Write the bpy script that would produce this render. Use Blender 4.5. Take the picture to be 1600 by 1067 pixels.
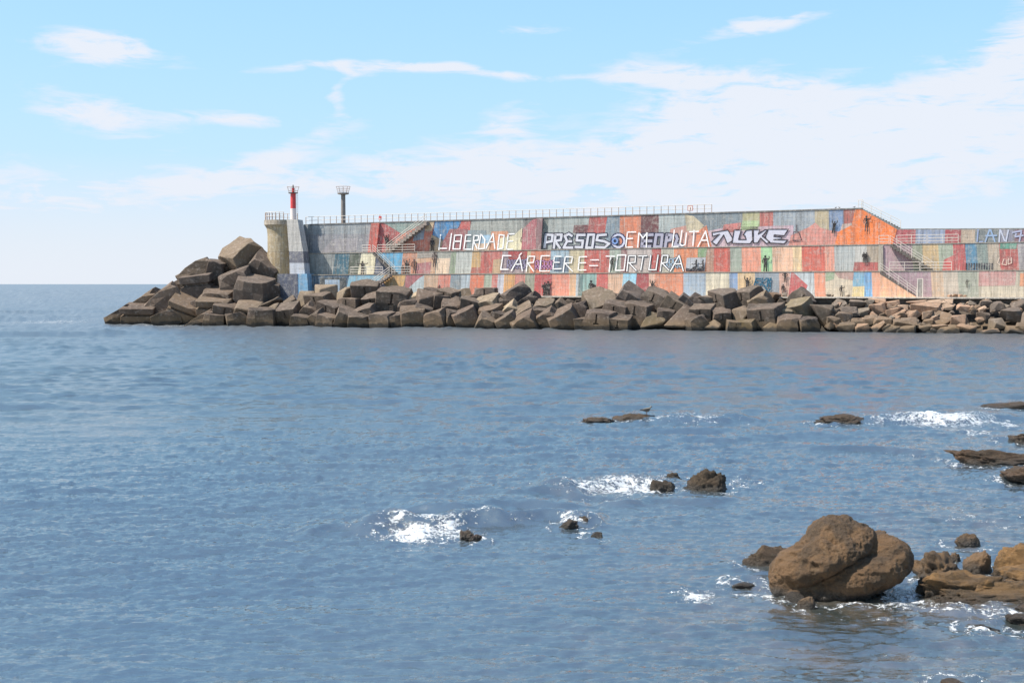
import bpy, bmesh, math, random
import numpy as np
from mathutils import Vector, Matrix, Euler, noise as mnoise

# ------------------------------------------------------------------ scene, camera, sky, sun
for o in list(bpy.data.objects):
    bpy.data.objects.remove(o, do_unlink=True)
SC = bpy.context.scene
COL = SC.collection
R = math.radians

F = 2222.2            # focal length in photo pixels (photo is 1600 x 1067)
CX, CY, HORIZON, CAMH = 800.0, 533.5, 444.0, 6.0
PITCH = math.atan((CY - HORIZON) / F)
cam_d = bpy.data.cameras.new('camera')
cam = bpy.data.objects.new('camera', cam_d)
COL.objects.link(cam)
cam.location = (0, 0, CAMH)
cam.rotation_euler = (R(90) - PITCH, 0, 0)
cam_d.sensor_width = 36.0
cam_d.lens = 36.0 * F / 1600.0
cam_d.clip_start = 0.5
cam_d.clip_end = 150000.0
SC.camera = cam

SUN_EL, SUN_AZ = 56.0, -100.0          # azimuth clockwise from +Y (view direction)
sd = Vector((math.sin(R(SUN_AZ)) * math.cos(R(SUN_EL)), math.cos(R(SUN_AZ)) * math.cos(R(SUN_EL)), math.sin(R(SUN_EL))))
sun_d = bpy.data.lights.new('sun', 'SUN')
sun_d.energy = 2.7
sun_d.angle = R(0.53)
sun_d.color = (1.0, 0.94, 0.85)
sun = bpy.data.objects.new('sun', sun_d)
COL.objects.link(sun)
sun.rotation_euler = sd.to_track_quat('Z', 'Y').to_euler()
sun.location = (-60, 60, 80)

SC.view_settings.view_transform = 'Standard'
SC.view_settings.look = 'None'
SC.view_settings.exposure = 1.65
SC.view_settings.gamma = 1.0
SC.view_settings.use_curve_mapping = False
SC.render.engine = 'CYCLES'
SC.cycles.max_bounces = 5
SC.cycles.diffuse_bounces = 2
SC.cycles.glossy_bounces = 3
SC.cycles.transmission_bounces = 2


class NT:
    """small helper for node trees"""
    def __init__(self, tree):
        self.t = tree

    def n(self, typ, **kw):
        nd = self.t.nodes.new(typ)
        for k, v in kw.items():
            setattr(nd, k, v)
        return nd

    def link(self, a, b):
        self.t.links.new(a, b)

    def put(self, sock, v):
        if isinstance(v, bpy.types.NodeSocket):
            self.t.links.new(v, sock)
        elif v is not None:
            sock.default_value = v

    def m(self, op, a, b=None, c=None, clamp=False):
        nd = self.n('ShaderNodeMath', operation=op, use_clamp=clamp)
        self.put(nd.inputs[0], a)
        if b is not None:
            self.put(nd.inputs[1], b)
        if c is not None:
            self.put(nd.inputs[2], c)
        return nd.outputs[0]

    def mix(self, f, a, b, blend='MIX'):
        nd = self.n('ShaderNodeMix', data_type='RGBA', blend_type=blend)
        self.put(nd.inputs[0], f)
        self.put(nd.inputs[6], a)
        self.put(nd.inputs[7], b)
        return nd.outputs[2]

    def ramp(self, v, lo, hi, a=0.0, b=1.0, smooth=True):
        nd = self.n('ShaderNodeMapRange', interpolation_type='SMOOTHSTEP' if smooth else 'LINEAR')
        self.put(nd.inputs[0], v)
        for i, x in enumerate((lo, hi, a, b)):
            self.put(nd.inputs[i + 1], x)
        return nd.outputs[0]

    def noise(self, vec, scale, detail=4, rough=0.55, dist=0.0, out=0):
        nd = self.n('ShaderNodeTexNoise')
        if vec is not None:
            self.link(vec, nd.inputs['Vector'])
        nd.inputs['Scale'].default_value = scale
        nd.inputs['Detail'].default_value = detail
        nd.inputs['Roughness'].default_value = rough
        nd.inputs['Distortion'].default_value = dist
        return nd.outputs[out]

    def mapping(self, vec, scale=(1, 1, 1), rot=(0, 0, 0), loc=(0, 0, 0)):
        nd = self.n('ShaderNodeMapping')
        self.link(vec, nd.inputs[0])
        nd.inputs['Scale'].default_value = scale
        nd.inputs['Rotation'].default_value = rot
        nd.inputs['Location'].default_value = loc
        return nd.outputs[0]


# ---- sky: Nishita daylight with thin streaky cloud all round, thicker towards the sea horizon
world = bpy.data.worlds.new('World')
SC.world = world
world.use_nodes = True
world.cycles.sampling_method = 'MANUAL'
world.cycles.sample_map_resolution = 256
wt = world.node_tree
wt.nodes.clear()
W = NT(wt)
sky = W.n('ShaderNodeTexSky', sky_type='NISHITA', sun_disc=False)
sky.sun_elevation = R(SUN_EL)
sky.sun_rotation = R(SUN_AZ)
sky.altitude = 0
sky.air_density = 1.0
sky.dust_density = 0.9
sky.ozone_density = 2.0
tc = W.n('ShaderNodeTexCoord')
sep = W.n('ShaderNodeSeparateXYZ')
W.link(tc.outputs['Generated'], sep.inputs[0])
dx, dy, dz = sep.outputs
az = W.m('ARCTAN2', dx, dy)                       # radians, 0 = view direction
el = W.m('ARCSINE', dz)
comb = W.n('ShaderNodeCombineXYZ')
W.link(az, comb.inputs[0])
W.link(W.m('MULTIPLY', el, 2.6), comb.inputs[1])
ae = comb.outputs[0]
warp = W.noise(ae, 5.5, 3, 0.6, 0.0, 1)
wsep = W.n('ShaderNodeSeparateXYZ')
W.link(warp, wsep.inputs[0])
waz = W.m('ADD', az, W.m('MULTIPLY', W.m('SUBTRACT', wsep.outputs[0], 0.5), 0.10))
wel = W.m('ADD', el, W.m('MULTIPLY', W.m('SUBTRACT', wsep.outputs[1], 0.5), 0.040))
fine = W.noise(W.mapping(ae, (1, 1.5, 1), (0, 0, 0.25)), 22.0, 5, 0.62, 0.6)
fine2 = W.noise(W.mapping(ae, (0.7, 2.0, 1), (0, 0, -0.2)), 60.0, 3, 0.6, 0.3)


def blob(px, py, rx, ry, k, tilt=0.0):
    a0, e0 = math.atan((px - 800) / F), math.atan((HORIZON - py) / F)
    u = W.m('SUBTRACT', waz, a0)
    v = W.m('SUBTRACT', wel, e0)
    ct, st = math.cos(tilt), math.sin(tilt)
    uu = W.m('ADD', W.m('MULTIPLY', u, ct * F / rx), W.m('MULTIPLY', v, st * F / rx))
    vv = W.m('ADD', W.m('MULTIPLY', u, -st * F / ry), W.m('MULTIPLY', v, ct * F / ry))
    d2 = W.m('ADD', W.m('MULTIPLY', uu, uu), W.m('MULTIPLY', vv, vv))
    return W.m('MULTIPLY', W.m('POWER', 2.718, W.m('MULTIPLY', d2, -1.0)), k)


BL = [(150, 88, 105, 24, 0.95, 0.0), (150, 195, 105, 36, 0.72, -0.35), (640, 118, 230, 9, 0.9, -0.03),
      (350, 195, 95, 15, 0.7, 0.05), (520, 152, 12, 28, 0.5, 0.0), (800, 195, 70, 34, 0.55, 0.2),
      (1020, 122, 95, 24, 0.75, -0.1), (1200, 45, 130, 16, 0.6, 0.15), (1200, 145, 80, 34, 0.7, 0.0),
      (1400, 215, 330, 80, 1.25, 0.08), (1585, 90, 80, 50, 0.85, 0.6), (700, 275, 190, 55, 0.75, 0.0),
      (1150, 300, 330, 70, 0.9, 0.0), (1080, 185, 120, 30, 0.6, -0.1), (450, 240, 140, 30, 0.45, 0.5), (120, 315, 330, 34, 0.42, 0.1), (430, 300, 230, 26, 0.5, -0.05), (820, 60, 120, 12, 0.35, 0.1), (930, 250, 120, 30, 0.6, 0.2)]
tot = None
for b in BL:
    v = blob(*b)
    tot = v if tot is None else W.m('ADD', tot, v)
# wisps everywhere round the sky, and the pale veil low over the horizon
gen = W.ramp(W.noise(W.mapping(ae, (1, 1.4, 1), (0, 0, 0.15)), 2.3, 4, 0.6, 0.5), 0.46, 0.74, 0.0, 0.9)
inview = W.m('POWER', 2.718, W.m('MULTIPLY', W.m('ADD', W.m('POWER', W.m('DIVIDE', az, 0.45), 2.0), W.m('POWER', W.m('DIVIDE', el, 0.25), 2.0)), -1.0))
gen = W.m('MULTIPLY', gen, W.m('SUBTRACT', 1.0, W.m('MULTIPLY', inview, 0.9)))
veil = W.ramp(W.m('ABSOLUTE', el), 0.0, 0.115, 0.92, 0.0)
tex = W.m('ADD', W.m('MULTIPLY', fine, 1.25), W.m('MULTIPLY', fine2, 0.35))
dens = W.m('MULTIPLY', W.m('ADD', tot, gen), W.ramp(tex, 0.42, 1.10, 0.25, 1.6))
cov = W.m('MAXIMUM', W.m('MAXIMUM', W.ramp(dens, 0.10, 0.95, 0.0, 0.95), veil), 0.12)
CLOUD = (3.15, 3.30, 3.62, 1)
# film-like shoulder on the sky's own brightness, the same in every direction
ssep = W.n('ShaderNodeSeparateColor')
W.link(sky.outputs[0], ssep.inputs[0])
scmb = W.n('ShaderNodeCombineColor')
for i, (k, top) in enumerate(((0.60, 3.0), (0.92, 3.5), (1.12, 4.5))):
    c = W.m('MULTIPLY', ssep.outputs[i], k)
    q = W.m('POWER', W.m('ADD', 1.0, W.m('POWER', W.m('DIVIDE', c, top), 3.0)), 0.3333)
    W.link(W.m('DIVIDE', c, q), scmb.inputs[i])
skyc = scmb.outputs[0]
final = W.mix(cov, skyc, CLOUD)
bg = W.n('ShaderNodeBackground')
W.link(final, bg.inputs[0])
bg.inputs[1].default_value = 0.085
wo = W.n('ShaderNodeOutputWorld')
W.link(bg.outputs[0], wo.inputs[0])

# ------------------------------------------------------------------ pixel helpers
_f = Vector((0, math.cos(PITCH), -math.sin(PITCH)))
_u = Vector((0, math.sin(PITCH), math.cos(PITCH)))
CAM = Vector((0, 0, CAMH))


def ray(px, py):
    return Vector(((px - CX) / F, 0, 0)) + _f + _u * ((CY - py) / F)


def on_z(px, py, z=0.0):
    d = ray(px, py)
    return CAM + d * ((z - CAMH) / d.z)


# breakwater frame: s along the wall, t into the wall (away from the sea), z up
WA, WB = on_z(200, 507.5), on_z(1600, 522.0)
U = (WB - WA).normalized()
N = Vector((-U.y, U.x, 0))
if N.y < 0:
    N = -N
O = on_z(860, 514.4)
WROT = math.atan2(U.y, U.x)


def wall_pt(px, py, t):
    """photo pixel -> (s, t, z) on the upright plane at depth t of the breakwater"""
    d = ray(px, py)
    k = ((O - CAM).dot(N) + t) / d.dot(N)
    p = CAM + d * k
    return ((p - O).dot(U), t, p.z)


def to_world(s, t, z):
    p = O + U * s + N * t
    return Vector((p.x, p.y, z))


# ------------------------------------------------------------------ object helpers
def tag(o, label=None, cat=None, group=None, kind=None):
    if label:
        o['label'] = label
    if cat:
        o['category'] = cat
    if group:
        o['group'] = group
    if kind:
        o['kind'] = kind
    return o


def empty(name, loc, rz=0.0):
    e = bpy.data.objects.new(name, None)
    COL.objects.link(e)
    e.location = loc
    e.rotation_euler = (0, 0, rz)
    e.empty_display_size = 0.3
    return e


def link_mesh(name, me, mat=None, parent=None, color=None):
    o = bpy.data.objects.new(name, me)
    COL.objects.link(o)
    if mat is not None and not me.materials:
        me.materials.append(mat)
    if parent is not None:
        o.parent = parent
    if color is not None:
        o.color = (*color, 1.0)
    return o


class MB:
    """collects simple shapes and links them as one mesh object; base is subtracted from every vertex"""
    def __init__(self, base=(0, 0, 0)):
        self.v, self.f, self.b = [], [], Vector(base)

    def add(self, vs, fs):
        k = len(self.v)
        self.v += [tuple(Vector(p) - self.b) for p in vs]
        self.f += [tuple(i + k for i in f) for f in fs]

    def box(self, lo, hi):
        (a, b, c), (d, e, g) = lo, hi
        self.add([(a, b, c), (d, b, c), (d, e, c), (a, e, c), (a, b, g), (d, b, g), (d, e, g), (a, e, g)],
                 [(3, 2, 1, 0), (4, 5, 6, 7), (0, 1, 5, 4), (1, 2, 6, 5), (2, 3, 7, 6), (3, 0, 4, 7)])

    def poly(self, pts):
        self.add(pts, [tuple(range(len(pts)))])

    def prism(self, pts, t0, t1):
        """pts: (s, z) outline seen from the sea, extruded from depth t0 to t1"""
        n = len(pts)
        vs = [(s, t0, z) for s, z in pts] + [(s, t1, z) for s, z in pts]
        fs = [tuple(range(n)), tuple(reversed(range(n, 2 * n)))]
        fs += [(j, i, i + n, j + n) for i, j in ((i, (i + 1) % n) for i in range(n))]
        self.add(vs, fs)

    def tube(self, pts, r, n=6, closed=False):
        pts = [Vector(p) for p in pts]
        for a, b in zip(pts, pts[1:] + ([pts[0]] if closed else [])):
            d = b - a
            if d.length < 1e-6:
                continue
            x = d.orthogonal().normalized()
            y = d.normalized().cross(x)
            vs = []
            for q in (a, b):
                for i in range(n):
                    an = 2 * math.pi * i / n
                    vs.append(q + x * (r * math.cos(an)) + y * (r * math.sin(an)))
            fs = [(i, (i + 1) % n, n + (i + 1) % n, n + i) for i in range(n)]
            fs += [tuple(reversed(range(n))), tuple(range(n, 2 * n))]
            self.add(vs, fs)

    def lathe(self, c, prof, n=24, a0=0.0, a1=2 * math.pi):
        """prof: (radius, z) from bottom to top round the axis (c.s, c.t)"""
        full = abs(a1 - a0 - 2 * math.pi) < 1e-6
        m = n if full else n + 1
        vs = []
        for r, z in prof:
            for i in range(m):
                a = a0 + (a1 - a0) * i / n
                vs.append((c[0] + r * math.cos(a), c[1] + r * math.sin(a), z))
        fs = []
        for k in range(len(prof) - 1):
            for i in range(n):
                j = (i + 1) % m
                fs.append((k * m + i, k * m + j, (k + 1) * m + j, (k + 1) * m + i))
        if full:
            fs.append(tuple(reversed(range(m))))
            fs.append(tuple(range((len(prof) - 1) * m, len(prof) * m)))
        self.add(vs, fs)

    def build(self, name, mat, parent=None, color=None, smooth=False):
        me = bpy.data.meshes.new(name)
        me.from_pydata(self.v, [], self.f)
        me.update()
        if smooth:
            me.polygons.foreach_set('use_smooth', [True] * len(me.polygons))
        return link_mesh(name, me, mat, parent, color)


def thing(name, label, cat, base, group=None, rot=WROT):
    """Empty at a thing's base given in breakwater coordinates"""
    e = empty(name, to_world(*base), rot)
    return tag(e, label, cat, group)


def srgb(r, g, b, k=1.0):
    def f(c):
        c /= 255.0
        return c / 12.92 if c <= 0.04045 else ((c + 0.055) / 1.055) ** 2.4
    return (min(f(r) * k, .95), min(f(g) * k, .95), min(f(b) * k, .95))


# ------------------------------------------------------------------ numpy noise
def _hash(ix, iy, iz, seed):
    h = (ix.astype(np.int64) * 374761393 + iy.astype(np.int64) * 668265263 + iz.astype(np.int64) * 2147483647 + seed * 1274126177) & 0xffffffff
    h = ((h ^ (h >> 13)) * 1274126177) & 0xffffffff
    h = ((h ^ (h >> 16)) * 2246822519) & 0xffffffff
    return ((h ^ (h >> 15)) & 0xffffff) / float(0xffffff) * 2 - 1


def vnoise(p, seed=0):
    i = np.floor(p)
    f = p - i
    f = f * f * f * (f * (f * 6 - 15) + 10)
    x, y, z = i[:, 0], i[:, 1], i[:, 2]
    r = 0
    for a in (0, 1):
        wx = f[:, 0] if a else 1 - f[:, 0]
        for b in (0, 1):
            wy = f[:, 1] if b else 1 - f[:, 1]
            for c in (0, 1):
                wz = f[:, 2] if c else 1 - f[:, 2]
                r = r + wx * wy * wz * _hash(x + a, y + b, z + c, seed)
    return r


def fbm(p, octv=4, seed=0, gain=0.5, ridged=False):
    a, s, amp = 0, 0, 1.0
    q = np.array(p, dtype=float)
    for k in range(octv):
        n = vnoise(q, seed + k * 17)
        a = a + amp * ((1 - 2 * np.abs(n)) if ridged else n)
        q = q * 2.03 + 11.7
        amp *= gain
    return a


# ------------------------------------------------------------------ materials
def new_mat(name):
    m = bpy.data.materials.new(name)
    m.use_nodes = True
    t = m.node_tree
    b = t.nodes['Principled BSDF']
    return m, NT(t), b


def bump(T, b, h, strength, dist):
    nd = T.n('ShaderNodeBump')
    nd.inputs['Strength'].default_value = strength
    nd.inputs['Distance'].default_value = dist
    T.link(h, nd.inputs['Height'])
    T.link(nd.outputs[0], b.inputs['Normal'])


def mat_paint():
    """old wall paint: peeled spots, runs, board marks; colour is the object's own"""
    m, T, b = new_mat('weathered_wall_paint')
    pos = T.n('ShaderNodeNewGeometry').outputs['Position']
    loc = T.mapping(pos, (1, 1, 1), (0, 0, -WROT))
    oi = T.n('ShaderNodeObjectInfo')
    streak = T.noise(T.mapping(loc, (2.6, 2.6, 0.16)), 1.0, 5, 0.65, 0.4)
    blot = T.noise(loc, 1.7, 6, 0.72, 0.4)
    speck = T.noise(loc, 5.0, 5, 0.7)
    board = T.noise(T.mapping(loc, (0.15, 0.15, 4.0)), 1.0, 2, 0.5)
    c = T.mix(T.ramp(streak, 0.38, 0.72, 0.0, 0.55), oi.outputs['Color'], (0.11, 0.10, 0.09, 1))
    c = T.mix(T.ramp(blot, 0.46, 0.72, 0.0, 0.5), c, (0.46, 0.42, 0.36, 1))
    peel = T.ramp(T.m('ADD', T.m('MULTIPLY', speck, 0.6), T.m('MULTIPLY', blot, 0.5)), 0.56, 0.66, 0.0, 0.70)
    c = T.mix(peel, c, T.mix(0.5, oi.outputs['Color'], (0.52, 0.48, 0.42, 1)))
    dark = T.ramp(T.noise(loc, 7.0, 4, 0.75, 0.4), 0.56, 0.68, 0.0, 0.65)
    c = T.mix(dark, c, (0.09, 0.085, 0.08, 1))
    drip = T.noise(T.mapping(loc, (5.5, 5.5, 0.35)), 1.0, 5, 0.7, 0.3)
    c = T.mix(T.ramp(drip, 0.56, 0.70, 0.0, 0.6), c, (0.075, 0.066, 0.058, 1))
    c = T.mix(T.ramp(drip, 0.44, 0.30, 0.0, 0.5), c, (0.62, 0.57, 0.50, 1))
    c = T.mix(T.ramp(board, 0.3, 0.7, 0.0, 0.16), c, (0.12, 0.11, 0.10, 1))
    T.link(c, b.inputs['Base Color'])
    b.inputs['Roughness'].default_value = 0.88
    bump(T, b, T.m('ADD', speck, T.m('MULTIPLY', board, 0.6)), 0.5, 0.06)
    return m


def mat_letter():
    m, T, b = new_mat('brushed_letter_paint')
    pos = T.n('ShaderNodeNewGeometry').outputs['Position']
    oi = T.n('ShaderNodeObjectInfo')
    n = T.noise(pos, 4.5, 5, 0.7)
    c = T.mix(T.ramp(n, 0.50, 0.66, 0.0, 0.6), oi.outputs['Color'], (0.40, 0.34, 0.31, 1))
    T.link(c, b.inputs['Base Color'])
    b.inputs['Roughness'].default_value = 0.8
    return m


def mat_concrete(name, tide=False, base=None):
    """weathered cast concrete; colour from the object, or fixed; a wet weedy tide band near the sea"""
    m, T, b = new_mat(name)
    geo = T.n('ShaderNodeNewGeometry')
    pos = geo.outputs['Position']
    oi = T.n('ShaderNodeObjectInfo')
    off = T.n('ShaderNodeVectorMath', operation='ADD')
    T.link(pos, off.inputs[0])
    cmb = T.n('ShaderNodeCombineXYZ')
    T.link(T.m('MULTIPLY', oi.outputs['Random'], 40.0), cmb.inputs[0])
    T.link(cmb.outputs[0], off.inputs[1])
    p = off.outputs[0]
    big = T.noise(p, 0.45, 5, 0.65, 0.5)
    mid = T.noise(p, 2.2, 6, 0.7, 0.3)
    fin = T.noise(p, 9.0, 5, 0.7)
    src = oi.outputs['Color'] if base is None else base
    c = T.mix(T.ramp(big, 0.32, 0.70, 0.0, 0.50), src, (0.175, 0.120, 0.086, 1))
    c = T.mix(T.ramp(mid, 0.50, 0.72, 0.0, 0.55), c, (0.32, 0.265, 0.220, 1))
    c = T.mix(T.ramp(fin, 0.50, 0.72, 0.0, 0.7), c, (0.055, 0.042, 0.030, 1))
    run = T.noise(T.mapping(p, (2.2, 2.2, 0.2)), 1.0, 4, 0.6)
    c = T.mix(T.ramp(run, 0.46, 0.70, 0.0, 0.55), c, (0.075, 0.056, 0.040, 1))
    rough = 0.9
    if tide:
        sp = T.n('ShaderNodeSeparateXYZ')
        T.link(pos, sp.inputs[0])
        h = T.m('ADD', sp.outputs[2], T.m('MULTIPLY', T.m('SUBTRACT', T.noise(pos, 0.9, 4, 0.6), 0.5), 1.3))
        wet = T.ramp(h, 0.25, 0.75, 1.0, 0.0)
        weed = T.ramp(h, 0.7, 1.9, 0.5, 0.0)
        c = T.mix(weed, c, (0.13, 0.085, 0.04, 1))
        c = T.mix(wet, c, (0.022, 0.018, 0.013, 1))
    T.link(c, b.inputs['Base Color'])
    b.inputs['Roughness'].default_value = rough
    bump(T, b, T.m('ADD', mid, T.m('MULTIPLY', fin, 0.5)), 0.7, 0.09)
    return m


def mat_rock():
    """brown sea rock, dark and weedy where the water washes it"""
    m, T, b = new_mat('brown_sea_rock')
    geo = T.n('ShaderNodeNewGeometry')
    pos = geo.outputs['Position']
    oi = T.n('ShaderNodeObjectInfo')
    big = T.noise(pos, 1.6, 6, 0.65, 0.8)
    mid = T.noise(pos, 12.0, 6, 0.75, 0.3)
    fin = T.noise(pos, 42.0, 5, 0.7)
    c = T.mix(T.ramp(big, 0.38, 0.62, 0.0, 0.75), oi.outputs['Color'], (0.040, 0.028, 0.017, 1))
    c = T.mix(T.ramp(mid, 0.50, 0.75, 0.0, 0.65), c, (0.150, 0.105, 0.060, 1))
    c = T.mix(T.ramp(fin, 0.55, 0.72, 0.0, 0.6), c, (0.018, 0.013, 0.009, 1))
    sp = T.n('ShaderNodeSeparateXYZ')
    T.link(pos, sp.inputs[0])
    h = T.m('ADD', sp.outputs[2], T.m('MULTIPLY', T.m('SUBTRACT', T.noise(pos, 3.5, 4, 0.6), 0.5), 0.30))
    wet = T.ramp(h, 0.02, 0.26, 1.0, 0.0)
    c = T.mix(T.m('MULTIPLY', wet, 0.85), c, (0.020, 0.016, 0.011, 1))
    T.link(c, b.inputs['Base Color'])
    T.link(T.m('SUBTRACT', 0.9, T.m('MULTIPLY', wet, 0.5)), b.inputs['Roughness'])
    bump(T, b, T.m('ADD', mid, T.m('MULTIPLY', fin, 0.45)), 1.0, 0.07)
    return m


def mat_flat(name, col, rough=0.6, metal=0.0, nscale=6.0, var=0.35, dark=(0.12, 0.07, 0.04, 1)):
    m, T, b = new_mat(name)
    pos = T.n('ShaderNodeNewGeometry').outputs['Position']
    n = T.noise(pos, nscale, 5, 0.7)
    c = T.mix(T.ramp(n, 0.45, 0.75, 0.0, var), (*col, 1), dark)
    T.link(c, b.inputs['Base Color'])
    b.inputs['Roughness'].default_value = rough
    b.inputs['Metallic'].default_value = metal
    return m


M_PAINT = mat_paint()
M_LETTER = mat_letter()
M_CONC = mat_concrete('weathered_concrete')
M_BLOCK = mat_concrete('sea_worn_concrete', tide=True)
M_ROCK = mat_rock()
M_RAILW = mat_flat('cream_rail_paint', (0.62, 0.55, 0.47), 0.5, var=0.25)
M_RAILR = mat_flat('rusty_rail', (0.40, 0.29, 0.23), 0.7, var=0.7)
M_RED = mat_flat('red_tower_paint', (0.55, 0.045, 0.045), 0.5, var=0.2)
M_DARK = mat_flat('dark_metal', (0.06, 0.055, 0.05), 0.6, var=0.3)
M_STEP = mat_flat('shade_toned_step_concrete', (0.13, 0.115, 0.10), 0.9, var=0.5, nscale=3)  # shade on the risers is put into this dark base colour

# ------------------------------------------------------------------ the breakwater: walkway, bank, wall
T_EDGE, T1, T2, T3, T_BACK = 8.0, 10.5, 11.9, 13.3, 21.0
Z_WALK = 4.33


def zline(t, a, b):
    s0, _, z0 = wall_pt(*a, t)
    s1, _, z1 = wall_pt(*b, t)
    return lambda s: z0 + (z1 - z0) * (s - s0) / (s1 - s0)


Z1 = zline(T1, (666, 428), (1340, 423.7))
Z2 = zline(T2, (666, 393), (1340, 382.3))
Z3 = zline(T3, (600, 347.2), (1335, 325.8))
Z3R = zline(T3, (1405, 357.5), (1600, 356.5))
TT = (None, T1, T2, T3)
S_LEFT = wall_pt(462, 440, T1)[0]
S_RIGHT = wall_pt(1760, 440, T1)[0]
S_DROP0, S_DROP1 = wall_pt(1347, 325, T3)[0], wall_pt(1405, 357, T3)[0]

# walkway along the foot of the wall
m = MB()
sw0 = wall_pt(640, 463, T_EDGE)[0]
m.box((sw0, T_EDGE - .3, Z_WALK - 0.17), (S_RIGHT, T_BACK - 1, Z_WALK))
wk = m.build('walkway', M_PAINT, None, srgb(235, 222, 205, .8))
m = MB()
m.box((sw0 + .02, T_EDGE + .1, Z_WALK - 0.8), (S_RIGHT - .02, T_BACK - 1.1, Z_WALK - .172))
wb = m.build('walkway_base', M_CONC, None, srgb(110, 96, 84, .5))  # toned dark: shade below the slab edge is put into the colour
wb.location = (O.x, O.y, 0)
wb.rotation_euler = (0, 0, WROT)
tag(wb, kind='structure')
wk.location = (O.x, O.y, 0)
wk.rotation_euler = (0, 0, WROT)
tag(wk, kind='structure')
m = MB()
sb0 = wall_pt(330, 480, 4)[0]
# stone core under the blocks
m.prism([(sb0, -3), (S_RIGHT, -3), (S_RIGHT, -2.2), (sb0 + 2, -2.2)], -1.0, T_BACK)
vs = []
s1 = wall_pt(455, 480, 4)[0]
m.add([(s1, 0.5, -2.5), (S_RIGHT, 0.5, -2.5), (S_RIGHT, T_EDGE + 0.3, Z_WALK - 0.75), (s1, T_EDGE + 0.3, Z_WALK - 0.75),
       (s1, T_BACK, Z_WALK - 0.75), (S_RIGHT, T_BACK, Z_WALK - 0.75), (S_RIGHT, T_BACK, -2.5), (s1, T_BACK, -2.5),
       (sb0, 6, -2.5), (sb0, T_BACK, -2.5)],
      [(0, 1, 2, 3), (3, 2, 5, 4), (4, 5, 6, 7), (8, 0, 3), (8, 3, 4, 9), (1, 6, 5, 2)])
bank = m.build('rubble_bank', M_BLOCK, None, (0.05, 0.04, 0.032))
bank.location = (O.x, O.y, 0)
bank.rotation_euler = (0, 0, WROT)
tag(bank, kind='structure')

wall = thing('breakwater_wall', 'long stepped concrete harbour wall painted with colourful patches, lettering and figures', 'wall', (0, T1, Z_WALK))
WB_ = (0, T1, Z_WALK)


def zs(fn, a, b, n=2):
    return [(a + (b - a) * i / (n - 1), fn(a + (b - a) * i / (n - 1))) for i in range(n)]


GREY = srgb(150, 150, 145, .75)
m = MB(WB_)
m.prism([(S_LEFT, Z_WALK - 0.6), (S_RIGHT, Z_WALK - 0.6)] + [(S_RIGHT, Z1(S_RIGHT)), (S_LEFT, Z1(S_LEFT))], T1, T_BACK)
m.build('wall_tier', M_PAINT, wall, srgb(170, 160, 145, .75))
m = MB(WB_)
m.prism([(S_LEFT, Z1(S_LEFT)), (S_RIGHT, Z1(S_RIGHT)), (S_RIGHT, Z2(S_RIGHT)), (S_LEFT, Z2(S_LEFT))], T2, T_BACK - .02)
m.build('wall_tier', M_PAINT, wall, GREY)
m = MB(WB_)
m.prism([(S_LEFT, Z2(S_LEFT)), (S_RIGHT, Z2(S_RIGHT)), (S_RIGHT, Z3R(S_RIGHT)), (S_DROP1, Z3R(S_DROP1)), (S_DROP0, Z3(S_DROP0)), (S_LEFT, Z3(S_LEFT))], T3, T_BACK - .04)
m.build('wall_tier', M_PAINT, wall, GREY)
for fz, t in ((Z1, T1), (Z2, T2)):
    m = MB(WB_)
    m.prism([(S_LEFT + 1.2, fz(S_LEFT) - .09), (S_RIGHT, fz(S_RIGHT) - .09), (S_RIGHT, fz(S_RIGHT) + .02), (S_LEFT + 1.2, fz(S_LEFT) + .02)], t - 0.06, t + 0.6)
    m.build('ledge', M_PAINT, wall, srgb(175, 162, 145, .8))
m = MB(WB_)
m.prism([(S_LEFT + 1, Z3(S_LEFT) - .12), (S_DROP0, Z3(S_DROP0) - .12), (S_DROP0, Z3(S_DROP0) + .05), (S_LEFT + 1, Z3(S_LEFT) + .05)], T3 - 0.07, T3 + 0.7)
m.build('coping', M_PAINT, wall, srgb(140, 135, 130, .7))

ZB = {1: lambda s: Z_WALK, 2: Z1, 3: Z2}
ZT = {1: Z1, 2: Z2, 3: Z3}
KP = 1.22


def pcol(rgb):
    r, g, b = srgb(*rgb, KP)
    y = .3 * r + .6 * g + .1 * b
    return tuple(min(c * .84 + y * .16, .9) for c in (r * 1.05, g, b * .94))


def P(px, py, tier, layer):
    t = TT[tier] - 0.012 * layer
    s, _, z = wall_pt(px, py, TT[tier])
    lo, hi = ZB[tier](s) + 0.03, ZT[tier](s) - 0.14
    return (s, t, min(max(z, lo), hi))


def panel(tier, pts, rgb, layer=1, name='painted_panel'):
    m = MB(WB_)
    m.poly([P(x, y, tier, layer) for x, y in pts])
    return m.build(name, M_PAINT, wall, pcol(rgb))


def strip(tier, x0, x1, rgb, y0=None, y1=None, layer=1, lean=-2.0):
    """an upright painted panel from x0 to x1 (photo px); lean shifts its foot"""
    a = y0 if y0 is not None else 200
    b = y1 if y1 is not None else 600
    return panel(tier, [(x0, a), (x1, a), (x1 + lean, b), (x0 + lean, b)], rgb, layer)


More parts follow.
